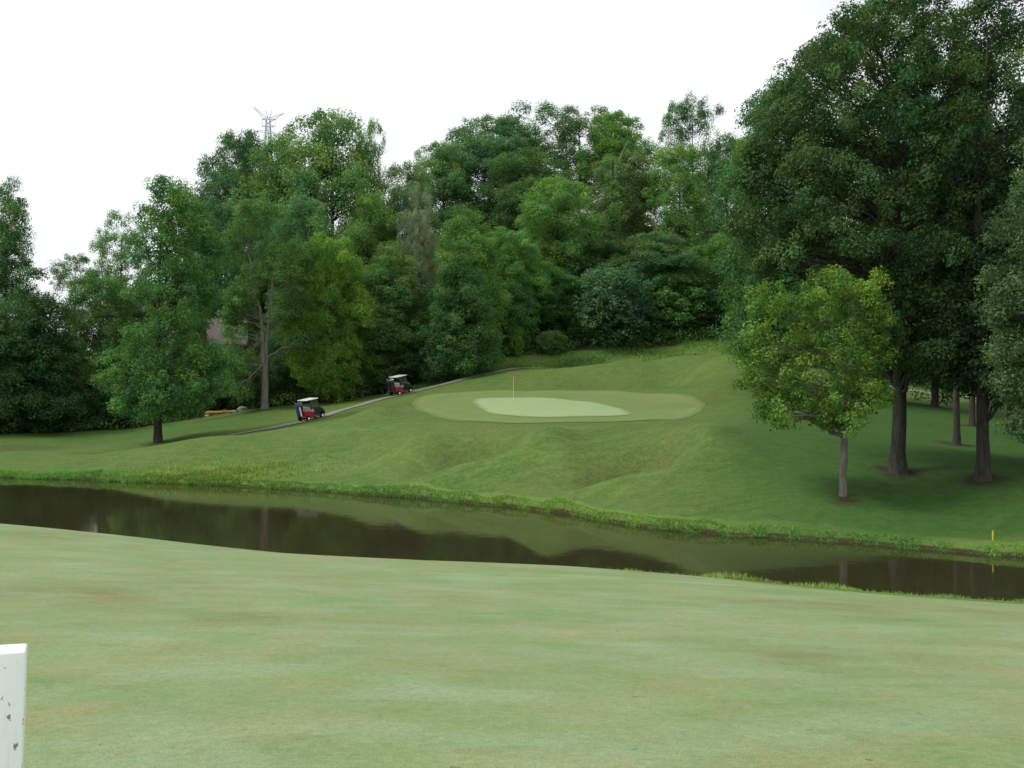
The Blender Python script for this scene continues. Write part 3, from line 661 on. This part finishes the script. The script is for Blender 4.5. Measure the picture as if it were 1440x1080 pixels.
# young tree on the right bank
e = px_tree(21, 1185, 40.7, 697, [(1075, 425, 26), (1055, 480, 24), (1085, 480, 30), (1120, 440, 28), (1155, 410, 26), (1205, 410, 26), (1235, 430, 20), (1160, 450, 34), (1210, 460, 32), (1065, 525, 24), (1100, 530, 32), (1140, 500, 36), (1190, 510, 36), (1230, 500, 26),
      (1085, 575, 24), (1120, 575, 26), (1160, 560, 32), (1210, 560, 28), (1235, 550, 18), (1045, 500, 14), (1180, 590, 20)], .75,
      'young lawn tree with a pale mottled trunk and yellow-green crown', 'young_tree', (.130, .245, .048), 2.9, .15, 392,
      clump=.34, leaf=.125, per=85, cpl=30, flare=.3, forks=(2.5, [(-.45, .1, 4.6, .7), (.35, -.1, 4.9, .8)]), vary=.34, dens=.33, warm=.1)
[q for q in e.children if q.name.startswith('trunk')][0].data.materials[0] = M_barkblotch
# lawn tree at left
e = px_tree(22, 222, 81, 622, [(245, 275, 16), (262, 300, 20), (235, 315, 20), (285, 330, 20), (300, 355, 18), (255, 350, 26), (225, 365, 22), (285, 385, 26), (245, 400, 28), (215, 420, 22), (295, 415, 18), (265, 440, 26), (225, 455, 26), (205, 480, 22),
      (180, 510, 24), (215, 505, 28), (255, 490, 26), (290, 500, 22), (315, 515, 16), (165, 540, 20), (200, 545, 26), (240, 540, 28), (280, 535, 26), (312, 545, 16), (185, 565, 16), (225, 572, 20), (265, 565, 20)], .8,
      'tall lawn tree with a bare straight trunk standing alone on the left lawn', 'lawn_tree', (.105, .235, .072), 2.6, .34, 258,
      clump=.6, leaf=.20, per=95, cpl=22, vary=.25, dens=.6)
# forked pale-trunk tree
e = px_tree(23, 372, 99, 575, [(355, 300, 24), (390, 315, 26), (340, 335, 24), (370, 345, 30), (410, 350, 22), (335, 375, 24), (375, 390, 30), (410, 395, 24), (340, 420, 20), (420, 430, 20), (400, 440, 18), (335, 465, 22), (345, 505, 20), (330, 530, 18), (425, 480, 16), (322, 450, 15), (318, 500, 15), (345, 545, 14), (340, 440, 20)], .8,
      'tree with a pale forked trunk showing left of the golf carts', 'forked_tree', (.100, .205, .064), 4, .36, 282,
      clump=.65, leaf=.22, per=90, cpl=22, forks=(4.5, [(-1.5, -.6, 11, .7), (1.1, -.8, 9, .6)]), dens=.6)
[q for q in e.children if q.name.startswith('trunk')][0].data.materials[0] = M_barkpale
# great oak
oak = [(1225, 30, 34), (1290, 25, 34), (1175, 75, 34), (1235, 80, 40), (1300, 85, 40), (1355, 50, 36), (1125, 120, 30), (1180, 130, 38), (1250, 150, 44), (1320, 150, 42), (1370, 110, 34), (1095, 175, 30), (1145, 190, 36), (1205, 210, 42), (1280, 220, 44), (1345, 225, 38),
       (1060, 215, 24), (1060, 265, 28), (1105, 245, 34), (1160, 270, 38), (1230, 280, 42), (1310, 290, 40), (1365, 290, 30), (1050, 315, 26), (1100, 310, 34), (1150, 340, 34), (1210, 350, 36), (1290, 360, 38), (1350, 350, 30), (1080, 365, 26), (1240, 410, 32), (1300, 430, 32), (1330, 420, 26), (1225, 470, 24), (1300, 480, 22), (1270, 510, 18)]
px_tree(24, 1262, 45, 663, oak, .85, 'great dark oak with the thickest trunk and flared roots', 'oak_tree', (.070, .135, .050), 4.5, .37, 0,
      clump=.52, leaf=.155, per=125, cpl=22, flare=.75, dens=.46, vary=.32)
px_tree(25, 1382, 43, 673, [(1400, 20, 44), (1440, 60, 44), (1470, 10, 44), (1410, 110, 44), (1460, 150, 46), (1420, 200, 44), (1390, 250, 36), (1450, 260, 44), (1400, 320, 38), (1450, 340, 42), (1400, 400, 36), (1450, 420, 40), (1375, 440, 26), (1400, 490, 28), (1440, 500, 34), (1360, 380, 26), (1490, 300, 44), (1500, 420, 40), (1360, 520, 24), (1430, 540, 26), (1330, 490, 26), (1400, 530, 24), (1345, 440, 30), (1340, 330, 30), (1345, 250, 30), (1345, 180, 30)], .8,
      'straight dark-trunked tree at right, second in front after the oak', 'shade_tree', (.044, .090, .042), 4, .30, -40,
      clump=.52, leaf=.17, per=100, cpl=22, flare=.6, dens=.5)
px_tree(26, 1530, 36, 700, [(1420, 330, 30), (1450, 290, 36), (1490, 240, 50), (1415, 400, 28), (1440, 440, 32), (1400, 440, 20), (1430, 490, 26), (1460, 360, 40), (1500, 330, 50), (1480, 450, 44), (1445, 540, 24), (1480, 560, 34), (1540, 200, 60), (1560, 350, 60), (1550, 480, 50), (1600, 280, 60), (1455, 600, 20), (1560, 120, 60), (1520, 60, 60)], .8,
      'near tree outside the frame reaching pale leafy boughs in from the right edge', 'shade_tree', (.092, .165, .074), 4, .4, 0,
      clump=.42, leaf=.13, per=90, cpl=26, dens=.5)

# vine-covered snag on the hillside
X, Y = (862 - 720) / F * 128, 128; z0 = g1(X, Y); rng = np.random.RandomState(40)
e = empty('snag_tree', (X, Y, z0 - .1), 'dead trunk wrapped in vines with one bare pale branch pointing up', 'tree')
H = CZ + (HZ - 225) / F * Y - z0
v, f = tube_np(curve3((0, 0, 0), (0, 0, H), 0, rng, 9, .01), np.linspace(.35, .1, 9), 8); link('trunk', mesh_np('trunk', v, f, 4, M_bark, smooth=True), e)
v, f = tube_np(curve3((0, 0, H - 2), (2.0, 0, H + 2.8), .03, rng, 6, .03), np.linspace(.13, .04, 6), 6); link('bare_branch', mesh_np('bare_branch', v, f, 4, M_barkpale, smooth=True), e)
cc = np.stack([rng.normal(size=90) * .5, rng.normal(size=90) * .5, rng.random(90) * H], -1)
c = link('vines', leaves_mesh('vines', cc, np.full(90, .7), 60, .3, rng, np.ones((90, 3)) * (.8 + .4 * rng.random((90, 1)))), e); c.color = (*G['mid'], 1)

# undergrowth and shrubs below the trees
def stuff_leaves(name, X, Y, Zoff, cr, per, leaf, seed, color, label, cat='undergrowth'):
    rng = np.random.RandomState(seed); cc = np.stack([X, Y, gz(X, Y) + Zoff], -1)
    v = np.clip(1 + rng.normal(size=len(X)) * .28, .45, 1.8); wm = rng.normal(size=len(X)) * .12
    o = link(name, leaves_mesh(name, cc, cr, per, leaf, rng, np.stack([v * (1 + wm), v, v * (1 - wm)], -1)))
    o.color = (*color, 1); return tag(o, label, cat, kind='stuff')
rng = np.random.RandomState(60)
n = 5200; X = rng.uniform(-85, 85, n); dY = rng.random(n) ** 1.8 * 62; Y = treeline(X) + 1.0 + dY
kk = ~((X > 28) & (rng.random(n) < .55)) & ~((np.abs(X + 33.5) < 6.5) & (Y < 114) & (Y > 101)); X, Y = X[kk], Y[kk]; dY = dY[kk]
stuff_leaves('undergrowth', X, Y, rng.random(len(X)) * np.clip(dY * .35, .5, 3.6) + .2, rng.uniform(.6, 1.2, len(X)), 40, .34, 61, (.110, .215, .066), 'shaded leafy undergrowth below the hillside trees')
# individual shrubs at the wood edge
for px, top, wd, Y, v_, cl, lab in [
    (722, 452, 34, 128, 'low2', 'yell', 'slim bright yellow-green sapling at the wood edge above the flag'),
    (775, 466, 52, 130, 'low1', 'light', 'light green shrub right of the bright sapling'),
    (620, 470, 70, 118, 'low1', 'deep', 'dark shrub beside the cart path bend'),
    (830, 455, 70, 134, 'low2', 'mid', 'green shrub under the bluish small tree'),
    (900, 440, 70, 136, 'low1', 'mid', 'shrub with thin stems at the wood edge right of the green'),
    (970, 452, 60, 136, 'low2', 'dark', 'dark shrub at the wood edge left of the young lawn tree'),
    (400, 500, 60, 105, 'low2', 'deep', 'dark shrub between the pale forked trunk and the golf carts'),
    (470, 500, 70, 107, 'low1', 'deep', 'dark shrub on the slope right above the lower golf cart'),
    (565, 480, 60, 112, 'low2', 'dark', 'dark shrub right behind the upper golf cart'),
    (100, 530, 90, 102, 'low1', 'deep', 'black-green shrub under the left trees'),
    (165, 545, 70, 101, 'low2', 'deep', 'low dark shrub left of the lawn tree trunk'),
    (20, 545, 90, 98, 'low2', 'deep', 'low dark shrub at the far left of the lawn edge'),
    (275, 525, 60, 103, 'low1', 'mid', 'green shrub behind the fallen log'),
    (268, 440, 52, 105, 'low2', 'dark', 'small dark tree just behind the lawn tree, hiding the house corner'),
    (318, 488, 66, 104, 'low2', 'deep', 'dark leafy shrub in front of the brick house wall'),
    (345, 515, 50, 103, 'low1', 'dark', 'shrub right beside the pale forked trunk'),
    (1085, 470, 90, 118, 'low1', 'dark', 'dark shrub behind the left side of the young lawn tree'),
    (1300, 505, 90, 122, 'low2', 'deep', 'dark shrub behind the bare track at right'),
    (1410, 500, 110, 118, 'low1', 'deep', 'dark shrub at the right edge behind the trunks')]:
    if 598 < px: Y -= 13 if px < 1065 else 9
    X = (px - 720) / F * Y; z0 = g1(X, Y) - .1; H0, R0, (tm, cm) = VAR[v_]
    h = CZ + (HZ - top) / F * Y - z0; r = wd / 2 / F * Y
    tree_from(tm, cm, 'shrub', (X, Y, z0), lab, 'shrub', 'shrubs at the wood edge', G[cl], rr_.uniform(0, 6.28), (r / R0, r / R0, h / H0))

# ------------------------------------------------------------------ grass
def blades(name, X, Y, h, wd, seed, ctint, color, label, lean=.35):
    rng = np.random.RandomState(seed); n = len(X); Z = gz(X, Y) - .02
    p = np.stack([X, Y, Z], -1); th = rng.random(n) * 6.283; a = np.stack([np.cos(th), np.sin(th), 0 * th], -1)
    ln = rng.normal(size=(n, 3)) * lean; ln[:, 2] = 1; ln /= np.linalg.norm(ln, axis=1)[:, None]
    hh = h[:, None]; ww = wd[:, None]
    V = np.stack([p - a * ww, p + a * ww, p + ln * hh * .6 + a * ww * .7, p + ln * hh + np.array([0, 0, -.12]) * hh * rng.random((n, 1))], 1).reshape(-1, 3)
    o = link(name, mesh_np(name, V, np.arange(n * 4).reshape(-1, 4), 4, M_grass, tint=np.repeat(ctint, 4, 0))); o.color = (*color, 1)
    return tag(o, label, 'grass', kind='stuff')
rng = np.random.RandomState(70)
def gt(n, X, Y, f=.5, a=.35):
    v = 1 + a * np.sin(X * f + np.sin(Y * f * 1.7) * 2) * .5 + rng.normal(size=n) * .2; wm = .12 * np.sin(X * .31 + 1) + rng.normal(size=n) * .1
    return np.clip(np.stack([v * (1 + wm), v, v * (1 - wm)], -1), .3, 2)
n = 80000; X = rng.uniform(-52, 22, n); s = .11 + rng.random(n) ** 2.0 * np.interp(X, [-50, -10, 5, 20], [1.5, .9, .6, .45]); clumpy = .5 + .5 * np.sin(X * 2.1 + np.sin(X * .7) * 3) * np.sin(X * .9)
s *= (.6 + .8 * clumpy); Y = far_shore(X) + s
h = (.05 + .15 * rng.random(n)) * (1.25 - s / 2.4).clip(.35, 1.2) * (.6 + .7 * clumpy) * np.interp(X, [-50, -25, -5, 20], [1.5, 1.05, .65, .36])
blades('bank_grass', X, Y, h, .012 + .014 * rng.random(n), 71, gt(n, X, Y), (.165, .31, .065), 'long bright grass fringing the far bank of the pond')
n = 9000; X = -19 + rng.normal(size=n) * 3.2; Y = 61.5 + rng.normal(size=n) * 1.4; k = Y > far_shore(X) + .3; X, Y = X[k], Y[k]; n = len(X)
blades('weeds', X, Y, .10 + .28 * rng.random(n) * (np.sin(X * 2) * np.sin(Y * 2.6) > 0), .02 + .015 * rng.random(n), 72, gt(n, X, Y), (.20, .31, .075), 'patch of taller weeds on the left part of the far bank')
n = 60000; X = rng.uniform(-13, 40, n); lo = np.interp(X, [-13, -12, -7, -2, 6, 20, 30, 40], [102, 103, 105, 105.8, 107.8, 108.8, 106.8, 101]); hi = treeline(X) + 2; Y = lo + rng.random(n) * (hi - lo).clip(1)
dp = np.min(np.hypot(X[:, None] - pc[None, ::4, 0], Y[:, None] - pc[None, ::4, 1]), 1); k = dp > 1.35; X, Y = X[k], Y[k]; n = len(X)
blades('rough_grass', X, Y, (.12 + .36 * rng.random(n)) * (.6 + .5 * np.sin(X * .6) * np.sin(Y * .7)), .03 + .03 * rng.random(n), 73, gt(n, X, Y, .4, .5), (.13, .25, .058), 'uncut rough grass between the mown ridge and the wood')
n = 14000; X = rng.uniform(2.5, 14, n); cl = np.sin(X * 1.7 + 1) * np.sin(X * .8 + .5); Y = near_edge(X) + rng.random(n) * 1.2 - .1
k = rng.random(n) < (.15 + .85 * (cl > -.05)) * np.interp(X, [2.5, 5, 14], [.35, 1, .8]); X, Y, cl = X[k], Y[k], cl[k]; n = len(X)
blades('shore_grass', X, Y, (.05 + .17 * rng.random(n)) * (.6 + .8 * np.clip(cl, 0, 1)), .006 + .006 * rng.random(n), 74, gt(n, X, Y, 1.5), (.24, .34, .09), 'tufts of longer grass along the near edge of the pond')

n = 260000; q = rng.random(n); Y = 3.6 / (1 - q * .72); X = (rng.random(n) - .5) * 1.2 * Y
tn = gt(n, X, Y, .9, .2) * (.85 + .3 * rng.random((n, 1)))
blades('fairway_grass', X, Y, .010 + .016 * rng.random(n), .0012 + .0012 * rng.random(n), 75, tn, (.200, .265, .120), 'short mown turf blades in the nearest part of the fairway', 1.1)

# ------------------------------------------------------------------ built things
# white post
X0 = (41 - 720) / F * 2.8 - .064; z0 = g1(X0, 2.8); top = CZ - (912 - HZ) / F * 2.8
e = empty('marker_post', (X0, 2.8, z0 - .2), 'scuffed white square post close at the lower left corner', 'post')
PZ = rad(23)
b_ = MB(); b_.box((0, 0, (top - z0 + .2) / 2), (.104, .104, top - z0 + .2), .007, seg=3); o = b_.build('shaft', M_post, e, True)
e.rotation_euler = (0, rad(1.6), PZ); e.location.x -= math.tan(rad(1.6)) * (top - z0 + .2)
# flagstick
fx, fy = (722 - 720) / F * 88.5, 88.5; fz = g1(fx, fy) + .05
e = empty('flagstick', (fx, fy, fz), 'slim flagstick with a small orange-red flag on the putting green', 'flag')
MB().tube((0, 0, 0), (0, 0, 2.0), 0.011, .009, 8).build('pole', M_white, e, True)
b_ = bmesh.new(); gv = [[b_.verts.new((.02 + .32 * i / 8, .05 * math.sin(i * .9) * (i / 8), 1.97 - j * .08 - .14 * (i / 8) ** 1.5 * (1 - j / 3 * .2))) for i in range(9)] for j in range(4)]
for j in range(3):
    for i in range(8): b_.faces.new((gv[j][i], gv[j][i + 1], gv[j + 1][i + 1], gv[j + 1][i]))
me = bpy.data.meshes.new('pennant'); b_.to_mesh(me); b_.free(); me.materials.append(M_flag); link('pennant', me, e)
MB().tube((0, 0, .003), (0, 0, .012), .054, .054, 16).build('cup_rim', M_white, e)
# yellow stakes
def stake(px, Y, py, h, r, lab):
    X = (px - 720) / F * Y; z = g1(X, Y)
    e = empty('hazard_stake', (X, Y, z - .1), lab, 'stake', 'yellow pond stakes')
    MB().box((0, 0, h / 2), (r, r, h), r * .15).build('stake_body', M_yellow, e)
    MB().tube((0, 0, h - .002), (0, 0, h + r * .5), r * .55, r * .1, 6).build('pointed_tip', M_yellow, e)
stake(1395, 34.5, 770, .42, .042, 'short yellow hazard stake on the far bank at right')
stake(1146, 26.8, 822, .22, .03, 'tiny yellow stake in the grass on the near pond edge')

# golf carts
def golf_cart(x, y, label, cowl, roofcol):
    tx, ty = .575, .818
    zf, zb = g1(x + tx * .83, y + ty * .83), g1(x - tx * .83, y - ty * .83); z = (zf + zb) / 2 + .05
    pitch = math.atan2(zf - zb, 1.66)
    e = empty('golf_cart', (x, y, z), label, 'golf cart', 'golf carts parked on the path')
    e.rotation_mode = 'XYZ'
    q = Matrix.Rotation(math.atan2(ty, tx), 4, 'Z') @ Matrix.Rotation(-pitch, 4, 'Y'); e.rotation_euler = q.to_euler()
    # x forward, y left, z up
    MB().poly([(-1.12, -.56, .40), (-1.16, -.56, .62), (-1.05, -.56, .80), (-.45, -.56, .84), (-.30, -.56, .66), (-.10, -.56, .36), (-.2, -.56, .26), (-.62, -.56, .30), (-.78, -.56, .50), (-.98, -.56, .48)], (0, 1.12, 0)).build('rear_body', M_red, e)
    MB().poly([(.52, -.55, .28), (.60, -.55, .55), (.76, -.55, .60), (.95, -.55, .55), (1.05, -.55, .30), (1.2, -.55, .30), (1.2, -.55, .55), (1.02, -.55, .80), (.70, -.55, .98), (.58, -.55, .96), (.45, -.55, .45), (.40, -.55, .30)], (0, 1.10, 0)).build('front_cowl', M_black, e)
    if cowl is not M_black: MB().box((.83, 0, .93), (.34, .86, .10), .045, Matrix.Rotation(rad(24), 4, 'Y'), 3).build('hood_cap', cowl, e, True)
    MB().box((.12, 0, .27), (.85, 1.12, .06), .015).box((.12, -.53, .30), (.80, .05, .05), .01).box((.12, .53, .30), (.80, .05, .05), .01).build('floor_pan', M_red, e)
    MB().box((0, 0, .2), (2.1, .5, .10), .02).build('chassis', M_black, e)
    MB().box((-.32, 0, .76), (.52, 1.04, .12), .04).build('seat', M_seat, e)
    MB().box((-.60, 0, 1.02), (.10, 1.04, .42), .04, Matrix.Rotation(rad(-10), 4, 'Y')).build('backrest', M_seat, e)
    for sy in (-1, 1):
        MB().tube((-.55, sy * .55, .82), (-.20, sy * .55, .98), .018).tube((-.20, sy * .55, .98), (-.12, sy * .55, .80), .018).build('armrest', M_seat, e)
        MB().tube((.66, sy * .52, .93), (.42, sy * .50, 1.76), .018).build('roof_strut', M_black, e)
        MB().tube((-.70, sy * .52, .80), (-.78, sy * .50, 1.76), .018).build('roof_strut', M_black, e)
        for wx in (-.83, .83):
            wh = MB().tube((wx, sy * .50 - .09, .22), (wx, sy * .50 + .09, .22), .225, .225, 20).build('wheel', M_rubber, e, True)
            MB().tube((wx, sy * .50 + sy * .07, .22), (wx, sy * .50 + sy * .105, .22), .125, .115, 16).build('rim', M_white, wh, True)
    MB().box((-.16, 0, 1.80), (1.50, 1.16, .07), .033, seg=3).box((-.16, 0, 1.84), (1.25, .9, .03), .012).build('roof', roofcol, e, True)
    MB().poly([(.67, -.50, .95), (.43, -.50, 1.72), (.43, .50, 1.72), (.67, .50, .95)], (.008, 0, .002)).build('windscreen', M_glass, e)
    MB().tube((.55, .26, .85), (.33, .26, 1.02), .02).build('steering_column', M_black, e)
    b_ = MB(); 
    for k in range(14):
        a0, a1 = k / 14 * 6.283, (k + 1) / 14 * 6.283
        P_ = lambda a: (.33 + .11 * math.sin(a) * .6, .26 + .17 * math.cos(a), 1.03 + .13 * math.sin(a))
        b_.tube(P_(a0), P_(a1), .014, n=6)
    b_.build('steering_wheel', M_black, e)
    MB().box((-1.10, 0, .50), (.26, .90, .05), .01).tube((-1.02, -.42, .55), (-1.02, -.42, 1.12), .015).tube((-1.02, .42, .55), (-1.02, .42, 1.12), .015).tube((-1.02, -.42, 1.12), (-1.02, .42, 1.12), .015).build('bag_rack', M_black, e)
    for sy in (-1, 1):
        MB().tube((1.10, sy * .38, .62), (1.16, sy * .38, .60), .06, .05, 12).build('headlight', M_white, e, True)
    bpy.context.view_layer.update()
    return e
def golf_bag(cart, oy, m, label, towel=None, heads=M_white):
    M = cart.matrix_basis.copy() @ Matrix.Translation((-1.17, oy, .53)) @ Matrix.Rotation(rad(-8), 4, 'Y')
    e = empty('golf_bag', M.to_translation(), label, 'golf bag', 'golf bags strapped to the carts'); e.rotation_euler = M.to_euler()
    MB().tube((0, 0, 0), (0, 0, .86), .125, .15, 16).tube((0, 0, .84), (0, 0, .90), .158, .158, 16).build('bag_body', m, e, True)
    MB().box((-.15, 0, .34), (.10, .17, .42), .03).build('pocket', m, e)
    r = random.Random(int(oy * 100) + 7); b_ = MB(); h_ = MB()
    for k in range(8):
        a_ = k / 8 * 6.28; p = (.07 * math.cos(a_), .09 * math.sin(a_), .86); l = r.uniform(.18, .34); q_ = (p[0] * 1.5, p[1] * 1.5, .86 + l)
        b_.tube(p, q_, .008, n=6)
        h_.box(q_, (.06 + .05 * (k % 3 == 0), .045, .07 + .04 * (k % 3 == 0)), .012)
    b_.build('club_shafts', M_steel, e); h_.build('club_heads', heads, e)
    if towel: MB().box((-.20, -.04, .40), (.03, .16, .85), .01).build('towel', towel, e)
c1 = golf_cart(-17.75, 88.2, 'lower golf cart with a bright white roof and dark front', M_black, M_white)
M_roof2 = mat('ivory_roof', flat((.60, .60, .54), .06), .4, .4)
c2 = golf_cart(-10.95, 98.2, 'upper golf cart with a dull ivory roof and a white patch on the hood', M_white, M_roof2)
golf_bag(c1, .24, M_blue, 'blue golf bag on the far side of the lower cart', None, M_steel)
golf_bag(c1, -.24, M_navy, 'dark golf bag with a long white towel on the lower cart', M_white, M_steel)
golf_bag(c2, .24, M_navy, 'dark golf bag on the far side of the upper cart', None, M_steel)
golf_bag(c2, -.24, M_navy, 'dark golf bag with white club covers on the near side of the upper cart')

# fallen log and stones at the lawn edge
lx, ly = onray(307, 583, 70, 130); lz = g1(lx, ly)
rng = np.random.RandomState(80)
e = empty('fallen_log', (lx, ly, lz), 'orange-brown fallen log at the edge of the left lawn', 'log')
v, f = tube_np(curve3((-1.3, .2, .14), (1.2, -.1, .24), .02, rng, 9, .02), .15 + .02 * rng.random(9), 10, 0, rng); link('log_stem', mesh_np('log_stem', v, f, 4, M_log, smooth=True), e)
v, f = tube_np(curve3((.2, 0, .22), (.8, -.3, .55), .02, rng, 5, .02), np.linspace(.06, .03, 5), 7); link('branch_stub', mesh_np('branch_stub', v, f, 4, M_log, smooth=True), e)
for k, (px, py, sz, lab) in enumerate([(328, 580, .30, 'small grey stone just right of the fallen log'), (340, 576.5, .42, 'largest grey stone between the log and the pale forked trunk'), (353, 574, .34, 'grey stone nearest the pale forked trunk'), (292, 586, .24, 'small stone left of the fallen log')]):
    X, Y = onray(px, py, 70, 130); b_ = bmesh.new(); bmesh.ops.create_icosphere(b_, subdivisions=3, radius=sz)
    r = random.Random(k)
    ph = [r.uniform(0, 6) for _ in range(6)]
    for v in b_.verts:
        d_ = v.co.normalized(); s_ = 1 + .16 * math.sin(d_.x * 3 + ph[0]) + .12 * math.sin(d_.y * 4 + ph[1]) + .1 * math.sin(d_.z * 5 + ph[2] + d_.x * 3)
        v.co = Vector((v.co.x * s_ * 1.4, v.co.y * s_, v.co.z * s_ * .6))
    me = bpy.data.meshes.new('stone'); b_.to_mesh(me); b_.free(); me.materials.append(M_stone)
    tag(link('stone', me, None, (X, Y, g1(X, Y) + sz * .25)), lab, 'stone', 'stones at the lawn edge')

# house behind the trees
hx, hy = (290 - 720) / F * 109, 109.0; hz = g1(hx, hy) - .3
e = empty('brick_house', (hx, hy, hz), 'pinkish brick house with a grey roof half hidden behind the left trees', 'house', rz=rad(14))
MB().box((0, 0, 3.3), (8, 6, 6.6)).build('wall', M_brick, e)
MB().poly([(-3.997, -2.997, 6.6), (-3.997, 2.997, 6.6), (-3.997, 0, 9.2)], (7.994, 0, 0)).build('gable', M_brick, e)
rf = MB().poly([(-4.4, -3.4, 6.3), (-4.4, 0, 9.25), (-4.4, 3.4, 6.3), (-4.4, 3.4, 6.5), (-4.4, 0, 9.45), (-4.4, -3.4, 6.5)], (8.8, 0, 0)).build('roof', M_roof, e)
MB().box((2.2, .8, 9.4), (.9, .7, 1.8)).build('chimney', M_brick, rf)
for wx in (-2.5, 0, 2.5):
    for wz in (1.5, 4.3):
        fr_ = MB().box((wx, -3.03, wz), (1.2, .1, 1.5)).build('window', M_white, e)
        MB().box((wx, -3.10, wz), (1.0, .06, 1.3)).build('pane', M_black, fr_)
# pylon
Yp = 300.; Xp = (376 - 720) / F * Yp; zb = g1(Xp, Yp); s_ = Yp / F
def pz(py): return CZ + (HZ - py) * s_ - zb
def pxm(px): return (px - 376) * s_
e = empty('transmission_tower', (Xp, Yp, zb), 'lattice power pylon with spread arms rising above the trees', 'pylon')
b_ = MB(); tz = pz(166); wb, wt = 3.6, .55; r_ = .10; lv = [0, 8, 15, 21, 26, 30.5, 34.5, 38, 41, 44, 47, 50]; lv = [v for v in lv if v < tz - 1] + [tz]
wa = lambda z: wb + (wt - wb) * min(1, z / tz)
for i in range(len(lv) - 1):
    a0, a1 = wa(lv[i]), wa(lv[i + 1])
    cs = [(1, 1), (-1, 1), (-1, -1), (1, -1)]
    for k in range(4):
        (ax, ay), (bx, by) = cs[k], cs[(k + 1) % 4]
        b_.tube((ax * a0, ay * a0, lv[i]), (ax * a1, ay * a1, lv[i + 1]), r_, n=5)
        b_.tube((ax * a0, ay * a0, lv[i]), (bx * a1, by * a1, lv[i + 1]), r_ * .6, n=4)
        b_.tube((bx * a0, by * a0, lv[i]), (ax * a1, ay * a1, lv[i + 1]), r_ * .6, n=4)
        b_.tube((ax * a1, ay * a1, lv[i + 1]), (bx * a1, by * a1, lv[i + 1]), r_ * .6, n=4)
b_.build('lattice_mast', M_pylon, e)
for (p, q) in [((376, 167), (355, 149)), ((376, 167), (398, 158))]:
    P0, Q0 = Vector((pxm(p[0]), 0, pz(p[1]))), Vector((pxm(q[0]), 0, pz(q[1])))
    b_ = MB().tube(P0 + Vector((0, 0, -1.2)), Q0, .10, n=5).tube(P0 + Vector((0, 0, .4)), Q0, .08, n=5)
    for k in range(1, 6): b_.tube(P0.lerp(Q0, k / 6) + Vector((0, 0, .4 * (1 - k / 6))), P0.lerp(Q0, (k + .5) / 6) + Vector((0, 0, -1.2 * (1 - (k + .5) / 6))), .05, n=4)
    b_.build('upper_arm', M_pylon, e)
for (p, q) in [((376, 167), (372.5, 153)), ((377, 167), (381, 155))]:
    MB().tube((pxm(p[0]), 0, pz(p[1])), (pxm(q[0]), 0, pz(q[1])), .09, n=5).build('horn', M_pylon, e)
for y_, xl, xr, dl, dr in [(167, 367, 387, 0, 0), (177, 367, 386, 0, 0), (186, 357, 396, -3, 3.5)]:
    b_ = MB().tube((pxm(xl), 0, pz(y_ + dl)), (0, 0, pz(y_)), .10, n=5).tube((0, 0, pz(y_)), (pxm(xr), 0, pz(y_ + dr)), .10, n=5)
    b_.tube((pxm(xl), 0, pz(y_ + dl)), (0, 0, pz(y_ - 4)), .06, n=5).tube((0, 0, pz(y_ - 4)), (pxm(xr), 0, pz(y_ + dr)), .06, n=5)
    b_.build('cross_arm', M_pylon, e)
for a0, a1, b0, b1 in [(367, 167, 369, 177), (386, 167, 386, 177), (382, 177, 386, 186), (357, 183, 357.5, 190)]:
    MB().tube((pxm(a0), 0, pz(a1)), (pxm(b0), 0, pz(b1)), .06, n=5).build('insulator', M_pylon, e)
